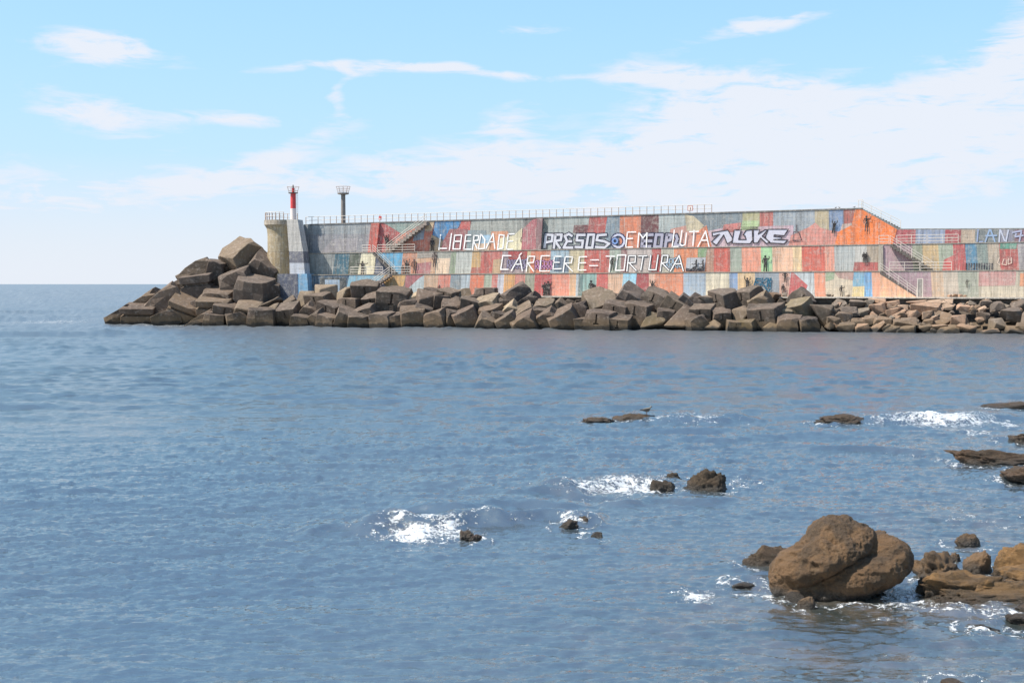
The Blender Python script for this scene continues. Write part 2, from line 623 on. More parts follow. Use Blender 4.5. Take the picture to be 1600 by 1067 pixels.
# ---- lower tier
for x0, x1, c in [(662, 685, (195, 160, 130)), (685, 704, (205, 120, 100)), (704, 721, (125, 140, 150)), (721, 735, (165, 180, 190)),
                  (735, 757, (205, 110, 75)), (757, 769, (160, 170, 150)), (769, 778, (200, 115, 105)), (778, 788, (185, 185, 195)),
                  (788, 805, (205, 150, 85)), (805, 821, (200, 125, 110)), (821, 836, (150, 150, 130)), (836, 863, (185, 75, 75)),
                  (863, 891, (215, 130, 105)), (891, 901, (205, 160, 120)), (901, 910, (160, 175, 185)), (910, 933, (130, 165, 160)),
                  (933, 951, (190, 85, 80)), (951, 974, (205, 165, 135)), (974, 995, (205, 190, 150)), (995, 1015, (165, 70, 75)),
                  (1015, 1024, (215, 170, 145)), (1024, 1069, (215, 130, 90)), (1069, 1104, (145, 165, 185)), (1104, 1141, (205, 195, 170)),
                  (1141, 1154, (125, 155, 195)), (1154, 1181, (215, 180, 130)), (1181, 1219, (140, 150, 160)), (1219, 1236, (205, 160, 140)),
                  (1236, 1274, (180, 190, 195)), (1274, 1291, (225, 140, 105)), (1291, 1334, (200, 185, 160)), (1334, 1352, (110, 165, 195)),
                  (1352, 1364, (100, 160, 210)), (1364, 1378, (200, 150, 125)), (1378, 1457, (165, 135, 145)), (1457, 1476, (195, 165, 135)),
                  (1476, 1499, (185, 172, 155)), (1499, 1530, (150, 155, 140)), (1530, 1620, (180, 170, 150)), (1620, 1650, (190, 140, 120)), (1650, 1750, (160, 160, 150))]:
    strip(1, x0, x1, c)
panel(1, [(546, 428), (602, 428), (590, 441), (583, 452), (538, 464)], (125, 180, 205))
panel(1, [(602, 428), (634, 428), (631, 446), (619, 458), (606, 452), (596, 438)], (215, 165, 90))
panel(1, [(587, 440), (596, 437), (612, 464), (582, 464)], (205, 195, 210), 2)
panel(1, [(634, 428), (664, 428), (660, 432), (632, 456)], (170, 100, 105))
panel(1, [(632, 456), (656, 434), (663, 430), (662, 466), (628, 466)], (175, 190, 195), 2)
panel(1, [(974, 420), (995, 420), (993, 452), (972, 450)], (140, 195, 220), 2)
panel(1, [(1236, 420), (1240, 424), (1262, 446), (1255, 470), (1232, 470)], (190, 85, 85), 2)
panel(1, [(1291, 420), (1304, 420), (1303, 436), (1290, 440)], (145, 165, 130), 2)
panel(1, [(1304, 420), (1334, 420), (1333, 438), (1310, 434)], (175, 140, 130), 2)
panel(1, [(1333, 448), (1351, 447), (1350, 470), (1331, 470)], (210, 190, 130), 2)
panel(1, [(1530, 420), (1588, 420), (1586, 446), (1529, 447)], (185, 135, 130), 2)
panel(1, [(1594, 427), (1612, 427), (1611, 447), (1593, 447)], (205, 140, 100), 2)
panel(1, [(484, 428), (546, 428), (539, 464), (484, 464)], (60, 88, 112))
panel(1, [(905, 426), (911, 426), (910, 465), (903, 465)], (95, 120, 120), 2)
# ---- middle tier
for x0, x1, c in [(470, 523, (128, 134, 134)), (523, 546, (45, 95, 115)), (546, 563, (78, 88, 76)), (588, 629, (85, 165, 205)),
                  (629, 651, (195, 130, 98)), (651, 682, (195, 152, 118)), (682, 705, (150, 150, 140)), (705, 713, (135, 150, 125)),
                  (713, 738, (178, 182, 176)), (738, 752, (198, 157, 95)), (752, 771, (186, 86, 76)), (771, 785, (190, 105, 95)),
                  (785, 824, (150, 130, 135)), (824, 830, (190, 165, 125)), (830, 861, (200, 112, 78)), (861, 890, (150, 175, 190)), (890, 914, (192, 177, 140)),
                  (914, 953, (186, 86, 76)), (953, 971, (165, 177, 162)), (971, 981, (160, 110, 110)), (981, 1019, (186, 172, 166)),
                  (1019, 1034, (176, 70, 65)), (1034, 1054, (182, 177, 160)), (1054, 1105, (215, 126, 76)), (1105, 1116, (182, 132, 106)),
                  (1116, 1142, (195, 86, 70)), (1142, 1160, (146, 156, 142)), (1160, 1190, (220, 140, 110)), (1190, 1208, (155, 200, 145)),
                  (1208, 1240, (225, 175, 140)), (1240, 1254, (226, 190, 140)), (1254, 1290, (202, 92, 72)), (1290, 1305, (215, 140, 116)),
                  (1305, 1337, (166, 172, 172)), (1337, 1356, (188, 186, 180)), (1356, 1381, (166, 150, 130)), (1381, 1427, (165, 135, 145)),
                  (1427, 1443, (150, 155, 130)), (1443, 1468, (196, 166, 116)), (1468, 1491, (150, 160, 140)), (1491, 1510, (186, 80, 80)),
                  (1510, 1528, (80, 130, 160)), (1528, 1545, (125, 140, 135)), (1545, 1563, (176, 160, 140)), (1563, 1592, (176, 86, 80)),
                  (1592, 1625, (150, 145, 150)), (1625, 1660, (120, 130, 150)), (1660, 1750, (170, 120, 110))]:
    strip(2, x0, x1, c)
panel(2, [(565, 390), (589, 390), (585, 430), (559, 430)], (226, 211, 176), 2)
panel(2, [(587, 399), (614, 430), (584, 430)], (75, 85, 110), 2)
panel(2, [(652, 392), (684, 392), (683, 402), (652, 404)], (150, 140, 130), 2)
panel(2, [(650, 412), (674, 409), (672, 430), (649, 430)], (166, 104, 106), 2)
panel(2, [(683, 404), (704, 403.5), (701, 430), (681, 430)], (222, 192, 160), 2)
panel(2, [(737, 418), (751, 418), (750, 430), (735, 430)], (170, 95, 80), 2)
panel(2, [(771, 406), (784, 404), (782, 430), (769, 430)], (180, 150, 115), 2)
panel(2, [(794, 388), (824, 388), (823, 405), (795, 406)], (160, 65, 65), 2)
panel(2, [(870, 404), (885, 402), (889, 424), (866, 424)], (95, 115, 140), 2)
panel(2, [(1091, 385), (1105, 385), (1103, 402), (1090, 402)], (125, 156, 110), 2)
panel(2, [(1073, 403), (1103, 402.5), (1101, 424), (1071, 424)], (172, 177, 187), 3)
panel(2, [(1335, 409.5), (1373, 410), (1372, 430), (1333, 430)], (176, 85, 80), 2)
panel(2, [(1475, 406), (1491, 398), (1491, 430), (1472, 430)], (190, 85, 80), 2)
panel(2, [(1563, 375), (1589, 375), (1588, 389), (1562, 389)], (85, 146, 126), 2)
panel(2, [(495, 397), (520, 397), (519, 404), (507, 404), (506, 412), (495, 412)], (132, 136, 136), 2)
for i in range(11):
    panel(2, [(1509 + i * 4, 411), (1511.4 + i * 4, 411), (1511 + i * 4, 421.5), (1508.6 + i * 4, 421.5)], (38, 42, 58), 3, 'painted_bar')
# ---- upper tier
for x0, x1, c in [(470, 581, (134, 142, 148)), (735, 817, (152, 156, 150)), (847, 857, (110, 120, 115)), (857, 948, (152, 160, 158)),
                  (948, 969, (120, 140, 155)), (969, 1002, (206, 116, 76)), (1002, 1030, (106, 60, 65)), (1030, 1076, (160, 170, 170)),
                  (1076, 1161, (118, 130, 138)), (1161, 1188, (166, 160, 118)), (1188, 1209, (186, 100, 90)), (1209, 1274, (146, 156, 166)),
                  (1274, 1296, (176, 160, 126)), (1296, 1319, (116, 140, 175)), (1319, 1336, (166, 90, 80))]:
    strip(3, x0, x1, c)
panel(3, [(470, 366), (582, 366), (576, 400), (470, 400)], (132, 134, 142), 2)
panel(3, [(520, 374), (560, 372), (558, 392), (500, 396)], (146, 142, 148), 3)
panel(3, [(592, 340), (600, 347), (627, 365), (604, 388), (600, 396), (588, 396)], (166, 70, 70))
panel(3, [(600, 347), (600, 340), (668, 340), (662, 350), (628, 366)], (126, 146, 140))
panel(3, [(600, 396), (606, 388), (628, 366), (666, 346), (668, 340), (680, 340), (672, 398)], (188, 102, 76))
panel(3, [(649, 358), (665, 346), (662, 374), (645, 377)], (130, 146, 166), 2)
panel(3, [(667, 340), (679, 340), (675, 361), (664, 361)], (192, 166, 130), 2)
panel(3, [(679, 335), (721, 335), (717, 357), (703, 358), (700, 378), (675, 367)], (58, 126, 178))
panel(3, [(674, 366), (692, 378), (688, 398), (671, 398)], (166, 136, 100), 2)
panel(3, [(720, 335), (738, 335), (732, 368), (715, 358)], (190, 85, 80))
panel(3, [(703, 358), (731, 358), (728, 398), (688, 398), (692, 377)], (150, 86, 90), 2)
panel(3, [(731, 360), (760, 360), (757, 398), (728, 398)], (125, 140, 145), 2)
panel(3, [(750, 368), (778, 366), (776, 382), (748, 383)], (145, 180, 205), 3)
panel(3, [(768, 362), (793, 361), (797, 368), (797, 398), (764, 398)], (208, 138, 98), 4)
panel(3, [(742, 381), (768, 380), (766, 398), (740, 398)], (212, 176, 142), 4)
panel(3, [(782, 372), (803, 368), (816, 356), (815, 398), (778, 398)], (216, 206, 166), 5)
panel(3, [(897, 352), (920, 351.5), (918, 364), (895, 364)], (110, 60, 65), 2)
panel(3, [(921, 330), (949, 330), (945, 365), (918, 365)], (176, 80, 75), 2)
panel(3, [(1048, 358), (1074, 352), (1100, 362), (1096, 392), (1040, 392)], (196, 140, 126), 2)
panel(3, [(1070, 330), (1084, 338), (1100, 352), (1096, 362), (1073, 361)], (190, 176, 145), 3)
panel(3, [(1090, 362), (1104, 352), (1112, 392), (1084, 392)], (214, 122, 80), 4)
panel(3, [(1131, 351), (1158, 348), (1156, 362), (1128, 364)], (196, 112, 106), 2)
panel(3, [(1160, 345), (1187, 345), (1184, 360), (1157, 360)], (166, 188, 132), 2)
panel(3, [(1104, 362), (1130, 356), (1240, 352), (1238, 392), (1100, 392)], (190, 160, 172), 2)
panel(3, [(1236, 368), (1262, 356), (1274, 348), (1282, 356), (1296, 360), (1310, 362), (1304, 392), (1232, 392)], (206, 130, 116), 3)
panel(3, [(1316, 350), (1334, 349), (1331, 362), (1312, 364)], (188, 160, 148), 2)
so = [wall_pt(x, y, T3) for x, y in [(1336, 327), (1346, 327), (1402, 358.5), (1395, 383), (1304, 383), (1309, 363), (1331, 352)]]
m = MB(WB_)
m.poly([(s, T3 - .036, max(z, Z2(s) + .03)) for s, _, z in so])
m.build('painted_panel', M_PAINT, wall, srgb(228, 120, 62, KP))
for x0, x1, c in [(1396, 1431, (166, 80, 85)), (1431, 1477, (142, 152, 172)), (1477, 1502, (160, 75, 80)), (1502, 1524, (176, 156, 136)),
                  (1524, 1562, (115, 120, 120)), (1562, 1586, (128, 126, 138)), (1586, 1620, (130, 95, 105)), (1620, 1660, (150, 150, 160)), (1660, 1750, (140, 110, 110))]:
    m = MB(WB_)
    q = [wall_pt(x, y, T3) for x, y in [(x0, 359.2), (x1, 359.2), (x1 - 1, 383), (x0 - 1, 383)]]
    m.poly([(s, T3 - .013, max(min(z, Z3R(s) - .08), Z2(s) + .03)) for s, _, z in q])
    m.build('painted_panel', M_PAINT, wall, srgb(*c, KP))


def buttress(pts, t, d, rgb, tier):
    """shallow pilaster standing d proud of a tier"""
    q = [wall_pt(x, y, t) for x, y in pts]
    m = MB(WB_)
    m.prism([(s, min(max(z, ZB[tier](s) + .04), ZT[tier](s) - .15)) for s, _, z in q], t - d, t + .1)
    return m.build('buttress', M_PAINT, wall, srgb(*rgb, KP))


buttress([(576, 398), (589, 398), (594, 330), (581, 330)], T3, 0.35, (188, 92, 80), 3)
buttress([(815, 398), (838, 398), (840, 336), (832, 344), (818, 358)], T3, 0.2, (170, 102, 106), 3)
buttress([(838, 398), (846, 398), (849, 330), (840, 330)], T3, 0.4, (140, 106, 106), 3)
buttress([(1372, 430), (1380, 430), (1380, 370), (1373, 370)], T2, 0.18, (165, 155, 140), 2)


# ---- lettering and figures: flat paint strokes
def stroke_mesh(mb, pts, w, tier, layer, closed=False):
    pts = [Vector((x, y)) for x, y in pts]
    if closed:
        pts.append(pts[0])
    for a, b in zip(pts, pts[1:]):
        d = b - a
        if d.length < 1e-4:
            continue
        d.normalize()
        n = Vector((-d.y, d.x)) * (w / 2)
        e = d * (w * 0.35)
        q = [a - e - n, b + e - n, b + e + n, a - e + n]
        mb.poly([P(p.x, p.y, tier, layer) for p in q])
        layer += 0.05
    return layer


def disc_mesh(mb, c, r, tier, layer, n=10, ry=None):
    ry = ry or r
    mb.poly([P(c[0] + r * math.cos(2 * math.pi * i / n), c[1] + ry * math.sin(2 * math.pi * i / n), tier, layer) for i in range(n)])


def letter(tier, strokes, w, rgb=(245, 240, 235), layer=8, crop=None, name='painted_letter', outline_paint=None, k=.98, closed=False):
    cx, cy, sc = crop
    m = MB(WB_)
    for st in strokes:
        stroke_mesh(m, [(cx + x / sc, cy + y / sc) for x, y in st], w, tier, layer, closed)
    lo = m.build(name, M_LETTER, wall, srgb(*rgb, k))
    if outline_paint:  # dark painted outline laid behind the letter strokes
        m = MB(WB_)
        for st in strokes:
            stroke_mesh(m, [(cx + x / sc, cy + y / sc) for x, y in st], w + outline_paint[1], tier, layer - 2, closed)
        m.build('letter_outline', M_LETTER, lo, srgb(*outline_paint[0], .9))
    return lo


CA, CB, CC, CD = (680, 350, 10.667), (830, 350, 10.667), (960, 350, 10.667), (1090, 340, 8.421)
# LIBERDADE
for st in [[[(95, 180), (65, 430)], [(75, 408), (190, 408)]],
           [[(275, 160), (240, 435)]],
           [[(330, 190), (300, 418), (415, 418), (445, 185), (330, 190)], [(320, 290), (430, 290)]],
           [[(515, 180), (480, 425)], [(515, 185), (595, 185)], [(500, 287), (590, 287)], [(480, 422), (600, 422)]],
           [[(650, 200), (625, 430)], [(650, 195), (730, 197), (718, 272), (645, 282)], [(645, 290), (702, 410)]],
           [[(762, 175), (725, 418), (825, 408), (832, 262), (775, 180)]],
           [[(850, 410), (968, 162), (998, 410)], [(900, 300), (985, 298)]],
           [[(1072, 182), (1042, 425), (1130, 405), (1152, 190), (1072, 182)]],
           [[(1220, 172), (1190, 428)], [(1220, 170), (1320, 166)], [(1203, 290), (1295, 287)], [(1190, 424), (1290, 422)]]]:
    letter(3, st, 1.9, crop=CA)
# PRESOS, drawn over by a fat outlined tag
NAVY = ((40, 44, 66), 3.2)
for st in [[[(250, 180), (225, 390)], [(250, 180), (360, 185), (345, 290), (235, 310)]],
           [[(410, 180), (380, 400)], [(410, 180), (510, 180), (495, 270), (400, 285)], [(405, 290), (480, 400)]],
           [[(680, 200), (630, 170), (565, 200), (600, 290), (545, 395), (690, 395)], [(600, 290), (670, 290)]],
           [[(895, 185), (775, 185), (760, 275), (865, 280), (850, 390), (740, 385)]],
           [[(955, 180), (920, 395), (1020, 395), (1050, 180), (955, 180)]],
           [[(1250, 180), (1115, 190), (1095, 270), (1220, 290), (1300, 330), (1230, 395), (1080, 385)]]]:
    letter(3, st, 3.6, (205, 203, 208), crop=CB, outline_paint=NAVY)
ring = [(1455 + 100 * math.cos(a), 285 + 105 * math.sin(a)) for a in [i * 2 * math.pi / 14 for i in range(14)]]
letter(3, [ring + [ring[0]]], 3.0, (200, 200, 215), crop=CB, outline_paint=((34, 44, 84), 3.4), name='painted_swirl')
ring = [(1400 + 40 * math.cos(a), 285 + 42 * math.sin(a)) for a in [i * 2 * math.pi / 10 for i in range(10)]]
letter(3, [ring + [ring[0]]], 2.4, (120, 150, 200), crop=CB, outline_paint=((34, 44, 84), 2.4), name='painted_swirl', layer=11)
# EM LUTA
letter(3, [[(220, 140), (190, 388)], [(220, 137), (355, 135)], [(212, 247), (305, 242)], [(190, 388), (305, 385)]], 1.9, crop=CC)
for st in [[[(480, 190), (460, 380)], [(480, 190), (640, 180)], [(470, 285), (620, 285)], [(470, 375), (600, 375)]],
           [[(700, 180), (670, 380), (780, 380), (800, 180), (700, 180)]],
           [[(880, 180), (850, 380)], [(880, 180), (960, 190), (930, 270), (870, 280)]],
           [[(1030, 190), (1050, 250), (1010, 350), (1120, 360)]]]:
    letter(3, st, 4.2, (168, 164, 178), crop=CC, outline_paint=NAVY)
letter(3, [[(410, 150), (392, 388)], [(412, 145), (480, 235), (548, 150)], [(548, 150), (535, 388)]], 1.9, crop=CC, layer=12)
letter(3, [[(1002, 105), (965, 380)], [(965, 380), (1065, 376)]], 1.9, crop=CC, layer=12)
letter(3, [[(1130, 110), (1095, 330), (1130, 368), (1180, 345), (1205, 150)]], 1.9, crop=CC, layer=12)
letter(3, [[(1332, 110), (1310, 360)], [(1255, 132), (1405, 126)]], 1.9, crop=CC, layer=12)
letter(3, [[(1392, 388), (1522, 122), (1580, 388)], [(1445, 275), (1555, 270)]], 2.0, crop=CC, layer=12)
# CARCERE = TORTURA
for st in [[[(1265, 530), (1130, 528), (1095, 758), (1218, 756)]],
           [[(1272, 778), (1410, 540), (1455, 780)], [(1335, 675), (1440, 670)], [(1402, 528), (1440, 488)]],
           [[(1550, 540), (1520, 790)], [(1550, 540), (1660, 540), (1640, 640), (1540, 650)], [(1550, 655), (1645, 792)]]]:
    letter(2, st, 1.8, crop=CA)
for st in [[[(305, 530), (170, 532), (145, 785), (305, 782)]],
           [[(390, 540), (365, 750)], [(390, 540), (500, 540)], [(375, 640), (470, 640)], [(365, 750), (500, 746)]],
           [[(570, 545), (535, 800)], [(570, 545), (692, 550), (670, 648), (550, 655)], [(570, 660), (690, 790)]],
           [[(805, 550), (785, 770)], [(805, 548), (930, 545)], [(795, 650), (910, 646)], [(785, 770), (915, 767)]],
           [[(990, 600), (1125, 600)], [(975, 695), (1110, 695)]],
           [[(1250, 538), (1390, 540)], [(1330, 545), (1300, 795)]],
           [[(1440, 520), (1410, 775), (1550, 770), (1580, 517), (1440, 520)]]]:
    letter(2, st, 1.8, crop=CB)
BLK = ((52, 46, 48), 1.6)
for st in [[[(240, 530), (210, 785)], [(240, 530), (355, 530), (345, 640), (235, 650)], [(250, 652), (365, 775)]],
           [[(400, 535), (545, 531)], [(480, 540), (440, 770)]],
           [[(610, 520), (575, 765), (695, 765), (730, 520)]],
           [[(800, 525), (765, 788)], [(800, 525), (895, 525), (880, 640), (790, 650)], [(800, 655), (910, 770)]],
           [[(935, 788), (1080, 525), (1150, 782)], [(1010, 668), (1110, 664)]]]:
    letter(2, st, 1.8, crop=CC, outline_paint=BLK)
# scribbled tags under CARCERE
rs = random.Random(5)
for (x0, x1, y0, y1, c) in [(792, 824, 404, 421, (150, 140, 165)), (836, 866, 406, 422, (190, 130, 165)), (1040, 1064, 402, 420, (170, 190, 205))]:
    n = int((x1 - x0) / 5)
    for i in range(n):
        x = x0 + (i + .5) * (x1 - x0) / n
        st = [(x - 2, y1 - 1), (x - 2 + rs.uniform(-1, 1), y0 + 3), (x + 1.5, y0 + rs.uniform(0, 3)), (x + 2, (y0 + y1) / 2), (x - 1, (y0 + y1) / 2 + 2), (x + 2, y1 - 2)]
        letter(2, [st], 1.2, c, layer=4.5, crop=(0, 0, 1), outline_paint=((45, 38, 52), 1.4), name='painted_tag')
# fat silver tag with black outline
for pl in [[(190, 200), (400, 165), (460, 270), (455, 310), (390, 345), (345, 230), (250, 365), (185, 320), (290, 220), (200, 250)],
           [(480, 165), (575, 165), (540, 290), (640, 290), (625, 240), (600, 230), (640, 170), (720, 160), (725, 300), (690, 345), (455, 340)],
           [(735, 160), (820, 160), (800, 220), (890, 160), (922, 165), (850, 245), (950, 320), (910, 345), (830, 270), (790, 335), (735, 335)],
           [(930, 155), (1195, 155), (1140, 240), (1010, 228), (1005, 250), (1110, 262), (1100, 285), (1000, 290), (1190, 297), (1140, 345), (950, 335), (890, 260)]]:
    q = [(1090 + x / 8.421, 340 + y / 8.421) for x, y in pl]
    m = MB(WB_)
    m.poly([P(x, y, 3, 7) for x, y in q])
    lo = m.build('painted_letter', M_LETTER, wall, srgb(208, 204, 214, .9))
    m = MB(WB_)
    stroke_mesh(m, q, 1.5, 3, 9, True)
    m.build('letter_outline', M_LETTER, lo, srgb(40, 34, 44, .9))
letter(3, [[(1265, 190), (1330, 185), (1370, 300), (1255, 300), (1265, 190)], [(1200, 318), (1370, 300)], [(1305, 100), (1305, 180)]], 1.0, (70, 50, 60), crop=CD, name='painted_tag')
C4 = (1160, 310, 6.154)
for st in [[[(135, 770), (110, 850)], [(135, 772), (175, 775)], [(125, 808), (160, 810)]],
           [[(195, 770), (170, 850)], [(235, 770), (180, 815), (225, 850)]],
           [[(240, 850), (250, 770), (260, 815), (275, 770), (268, 850)]],
           [[(225, 865), (250, 895), (275, 865)], [(250, 895), (235, 935)]]]:
    letter(1, st, 2.4, (28, 92, 118), crop=C4, name='painted_tag')
C8 = (1480, 350, 8.892)


def letter_r(strokes, w, rgb, name='painted_letter'):
    m = MB(WB_)
    for st in strokes:
        for a, b in zip(st, st[1:]):
            a, b = Vector((C8[0] + a[0] / C8[2], C8[1] + a[1] / C8[2])), Vector((C8[0] + b[0] / C8[2], C8[1] + b[1] / C8[2]))
            d = (b - a).normalized()
            n = Vector((-d.y, d.x)) * (w / 2)
            q = [wall_pt(p.x, p.y, T3) for p in (a - n, b - n, b + n, a + n)]
            m.poly([(s, T3 - .06 - .001 * len(m.f), max(min(z, Z3R(s) - .06), Z2(s) + .05)) for s, _, z in q])
    m.build(name, M_LETTER, wall, srgb(*rgb, .9))


letter_r([[(590, 75), (525, 260)], [(600, 75), (665, 255)], [(530, 165), (690, 162)]], 2.6, (150, 172, 200))
letter_r([[(735, 75), (720, 255)], [(740, 85), (800, 240)], [(850, 80), (815, 250)]], 2.4, (195, 198, 212))
letter_r([[(430, 75), (415, 250)], [(440, 250), (500, 245)]], 2.2, (150, 165, 195))
letter_r([[(900, 120), (1040, 95)], [(960, 130), (940, 180), (1060, 160)], [(1030, 110), (1000, 250)]], 2.4, (175, 180, 205), 'painted_tag')
for st in [[(790, 480), (760, 560), (820, 570), (830, 500)], [(850, 480), (845, 560), (895, 540), (890, 470)], [(720, 470), (700, 540), (730, 570)]]:
    m = MB(WB_)
    stroke_mesh(m, [(1480 + x / 8.892, 350 + y / 8.892) for x, y in st], 1.2, 2, 6)
    m.build('painted_tag', M_LETTER, wall, srgb(225, 200, 180, .9))


# silhouettes of people painted on the wall
def figure(tier, cx, y0, y1, arms='down', lean=0.0, rgb=(34, 30, 30), bulk=1.0, extra=None):
    h = y1 - y0
    m = MB(WB_)
    L = 14

    def q(u, v):                     # u sideways, v from head (0) to feet (1), in figure heights
        return (cx + u * h + lean * (1 - v) * h, y0 + v * h)
    disc_mesh(m, q(0, .08), .075 * h, tier, L, 8, .085 * h)
    m.poly([P(*p, tier, L + .2) for p in (q(-.12 * bulk, .17), q(.12 * bulk, .17), q(.09 * bulk, .54), q(-.09 * bulk, .54))])
    k = L + .4
    for pts, w in [([(-.05, .5), (-.07, .78), (-.08, 1.0)], .085), ([(.05, .5), (.06, .78), (.08, 1.0)], .085)]:
        k = stroke_mesh(m, [q(*p) for p in pts], w * h * bulk, tier, k)
    A = {'down': [[(-.12, .19), (-.16, .38), (-.14, .52)], [(.12, .19), (.16, .38), (.14, .52)]],
         'up': [[(-.11, .2), (-.2, .08), (-.19, -.1)], [(.11, .2), (.22, .1), (.2, -.08)]],
         'one': [[(-.12, .19), (-.17, .36), (-.15, .5)], [(.11, .2), (.24, .26), (.25, .08)]],
         'out': [[(-.11, .2), (-.3, .24), (-.42, .2)], [(.11, .2), (.3, .22), (.42, .16)]],
         'hips': [[(-.12, .2), (-.24, .33), (-.1, .44)], [(.12, .2), (.24, .33), (.1, .44)]]}[arms]
    for pts in A:
        k = stroke_mesh(m, [q(*p) for p in pts], .055 * h, tier, k)
    if extra:
        extra(m, q, k, tier)
    return m.build('painted_figure', M_LETTER, wall, srgb(*rgb))


def shield(m, q, k, tier):
    c = q(.22, .45)
    disc_mesh(m, c, 3.4, tier, k + .3, 12, 4.6)


def hat(m, q, k, tier):
    m.poly([P(*p, tier, k + .3) for p in (q(-.13, .03), q(.13, .03), q(.06, -.03), q(-.06, -.03))])


figure(2, 567, 408, 428, 'out')
figure(2, 636, 407, 428, 'up', bulk=1.3)
figure(2, 630, 414, 428, 'down')
figure(2, 648, 405, 428, 'down', rgb=(60, 40, 36), bulk=.5)
figure(3, 676, 372, 392, 'down', bulk=.9)
figure(2, 679.5, 394, 417, 'down', rgb=(52, 40, 36), bulk=.6)
figure(3, 606, 368, 386, 'up', bulk=1.6, lean=-.1)
figure(3, 612, 374, 388, 'out', bulk=1.3)
figure(1, 852, 441, 462, 'hips', bulk=1.7)
figure(1, 857, 439, 461, 'one', bulk=1.3)
figure(1, 924, 439, 461, 'down', bulk=.9, extra=lambda m, q, k, t: (shield(m, q, k, t), hat(m, q, k, t)))
figure(1, 1020, 439, 458, 'up', bulk=1.1)
figure(2, 957.6, 402, 423, 'one', bulk=.6)
figure(2, 1196, 399, 423.5, 'one')
figure(1, 1168, 434, 455, 'up', bulk=1.2)
figure(2, 1350, 394, 410, 'down', bulk=1.1)
figure(2, 1354, 394, 410, 'down', bulk=1.1)
figure(3, 1354, 337, 361, 'one', bulk=.7)
figure(3, 1302, 346, 364, 'up', bulk=1.3, lean=.15)
figure(1, 1227, 424, 441, 'hips', bulk=.9)
figure(1, 1224, 444, 461, 'down', bulk=.9)
figure(1, 1315, 446, 463, 'one', bulk=.8)
figure(1, 1511, 437, 450, 'one', rgb=(40, 36, 34), bulk=.6)
figure(1, 687, 445, 462, 'down', bulk=.6)
figure(3, 818, 367, 390, 'down', rgb=(70, 44, 48), bulk=.5)
# two rowers in a boat on the pale panel
for x in (1088.5, 1099):
    m = MB(WB_)
    disc_mesh(m, (x, 407), 1.2, 2, 14, 8, 1.5)
    k = stroke_mesh(m, [(x - .5, 409), (x, 417)], 2.6, 2, 14.3)
    k = stroke_mesh(m, [(x - .5, 411), (x - 4, 413.5), (x - 7, 412.5)], 1.0, 2, k)
    stroke_mesh(m, [(x - 1, 417), (x - 6, 418)], 1.6, 2, k)
    m.build('painted_figure', M_LETTER, wall, srgb(30, 30, 34))
m = MB(WB_)
m.poly([P(x, y, 2, 13) for x, y in [(1072, 419), (1080, 420.5), (1084, 418), (1092, 420), (1101, 417.5), (1100, 424), (1072, 424)]])
m.build('painted_boat', M_LETTER, wall, srgb(34, 36, 44))
# dark alcoves at the foot of the wall's end
m = MB(WB_)
m.poly([P(x, y, 1, 3) for x, y in [(500, 434), (541, 434), (540, 466), (500, 466)]])
al = m.build('alcove', M_PAINT, wall, srgb(70, 78, 82))
m = MB(WB_)
m.poly([P(x, y, 1, 5) for x, y in [(508, 437), (531, 437), (531, 466), (508, 466)]])
m.build('alcove_panel', M_PAINT, al, srgb(165, 186, 205))

# ---- round end of the breakwater with its flared cap
ct = 12.2
cs = wall_pt(443, 400, ct)[0]
RH = cs - wall_pt(421, 400, ct)[0]
ztop = wall_pt(440, 343.5, ct - RH)[2]
head = thing('breakwater_head', 'rounded yellowish concrete end of the harbour wall with flared cap', 'wall', (cs, ct, 0))
m = MB((cs, ct, 0))
zc = wall_pt(430, 393, ct - RH)[2]
m.lathe((cs, ct), [(RH + .1, 1.5), (RH + .05, zc - .04)], 72)
m.build('drum', M_PAINT, head, srgb(176, 152, 112, .8))
m = MB((cs, ct, 0))
m.lathe((cs, ct), [(RH, zc - .02), (RH, ztop - 2.2), (RH, ztop - 2.1), (RH + .01, ztop - 2.0), (RH + .12, ztop - 1.2), (RH + .40, ztop - .75)], 72)
m.build('drum', M_PAINT, head, srgb(178, 158, 122, .8))
m = MB((cs, ct, 0))
m.lathe((cs, ct), [(RH + .40, ztop - .75), (RH + .48, ztop - .7), (RH + .48, ztop)], 48)
m.build('cap', M_PAINT, head, srgb(170, 155, 135, .8))
tp = 9.75
base = (cs, ct, 0)


def pil(y0, y1, xa0, xb0, xa1, xb1, rgb, d0=0.0, d1=0.0):
    a = [wall_pt(x, y, tp) for x, y in ((xa0, y0), (xb0, y0), (xa1, y1), (xb1, y1))]
    m = MB(base)
    tb = ct - 1
    m.add([(a[0][0], tp - d0, a[0][2]), (a[1][0], tp - d0, a[1][2]), (a[3][0], tp - d1, a[3][2]), (a[2][0], tp - d1, a[2][2]),
           (a[0][0], tb, a[0][2]), (a[1][0], tb, a[1][2]), (a[3][0], tb, a[3][2]), (a[2][0], tb, a[2][2])],
          [(3, 2, 1, 0), (0, 1, 5, 4), (1, 2, 6, 5), (2, 3, 7, 6), (3, 0, 4, 7)])
    m.build('pilaster_band', M_PAINT, head, srgb(*rgb, .9))


pil(343.3, 393, 449, 466, 453, 475, (198, 192, 184), .25, .3)
pil(393, 411, 453, 475, 454, 476.5, (112, 112, 122), .3, .34)
pil(411, 428, 454, 476.5, 454.5, 478, (200, 202, 208), .34, .38)
pil(428, 470, 437, 452, 437, 452, (92, 98, 116), .7, .7)
pil(428, 470, 452, 468.5, 452, 469, (96, 100, 116), .76, .76)
pil(428, 470, 468.5, 483, 469, 486, (130, 182, 216), .7, .7)

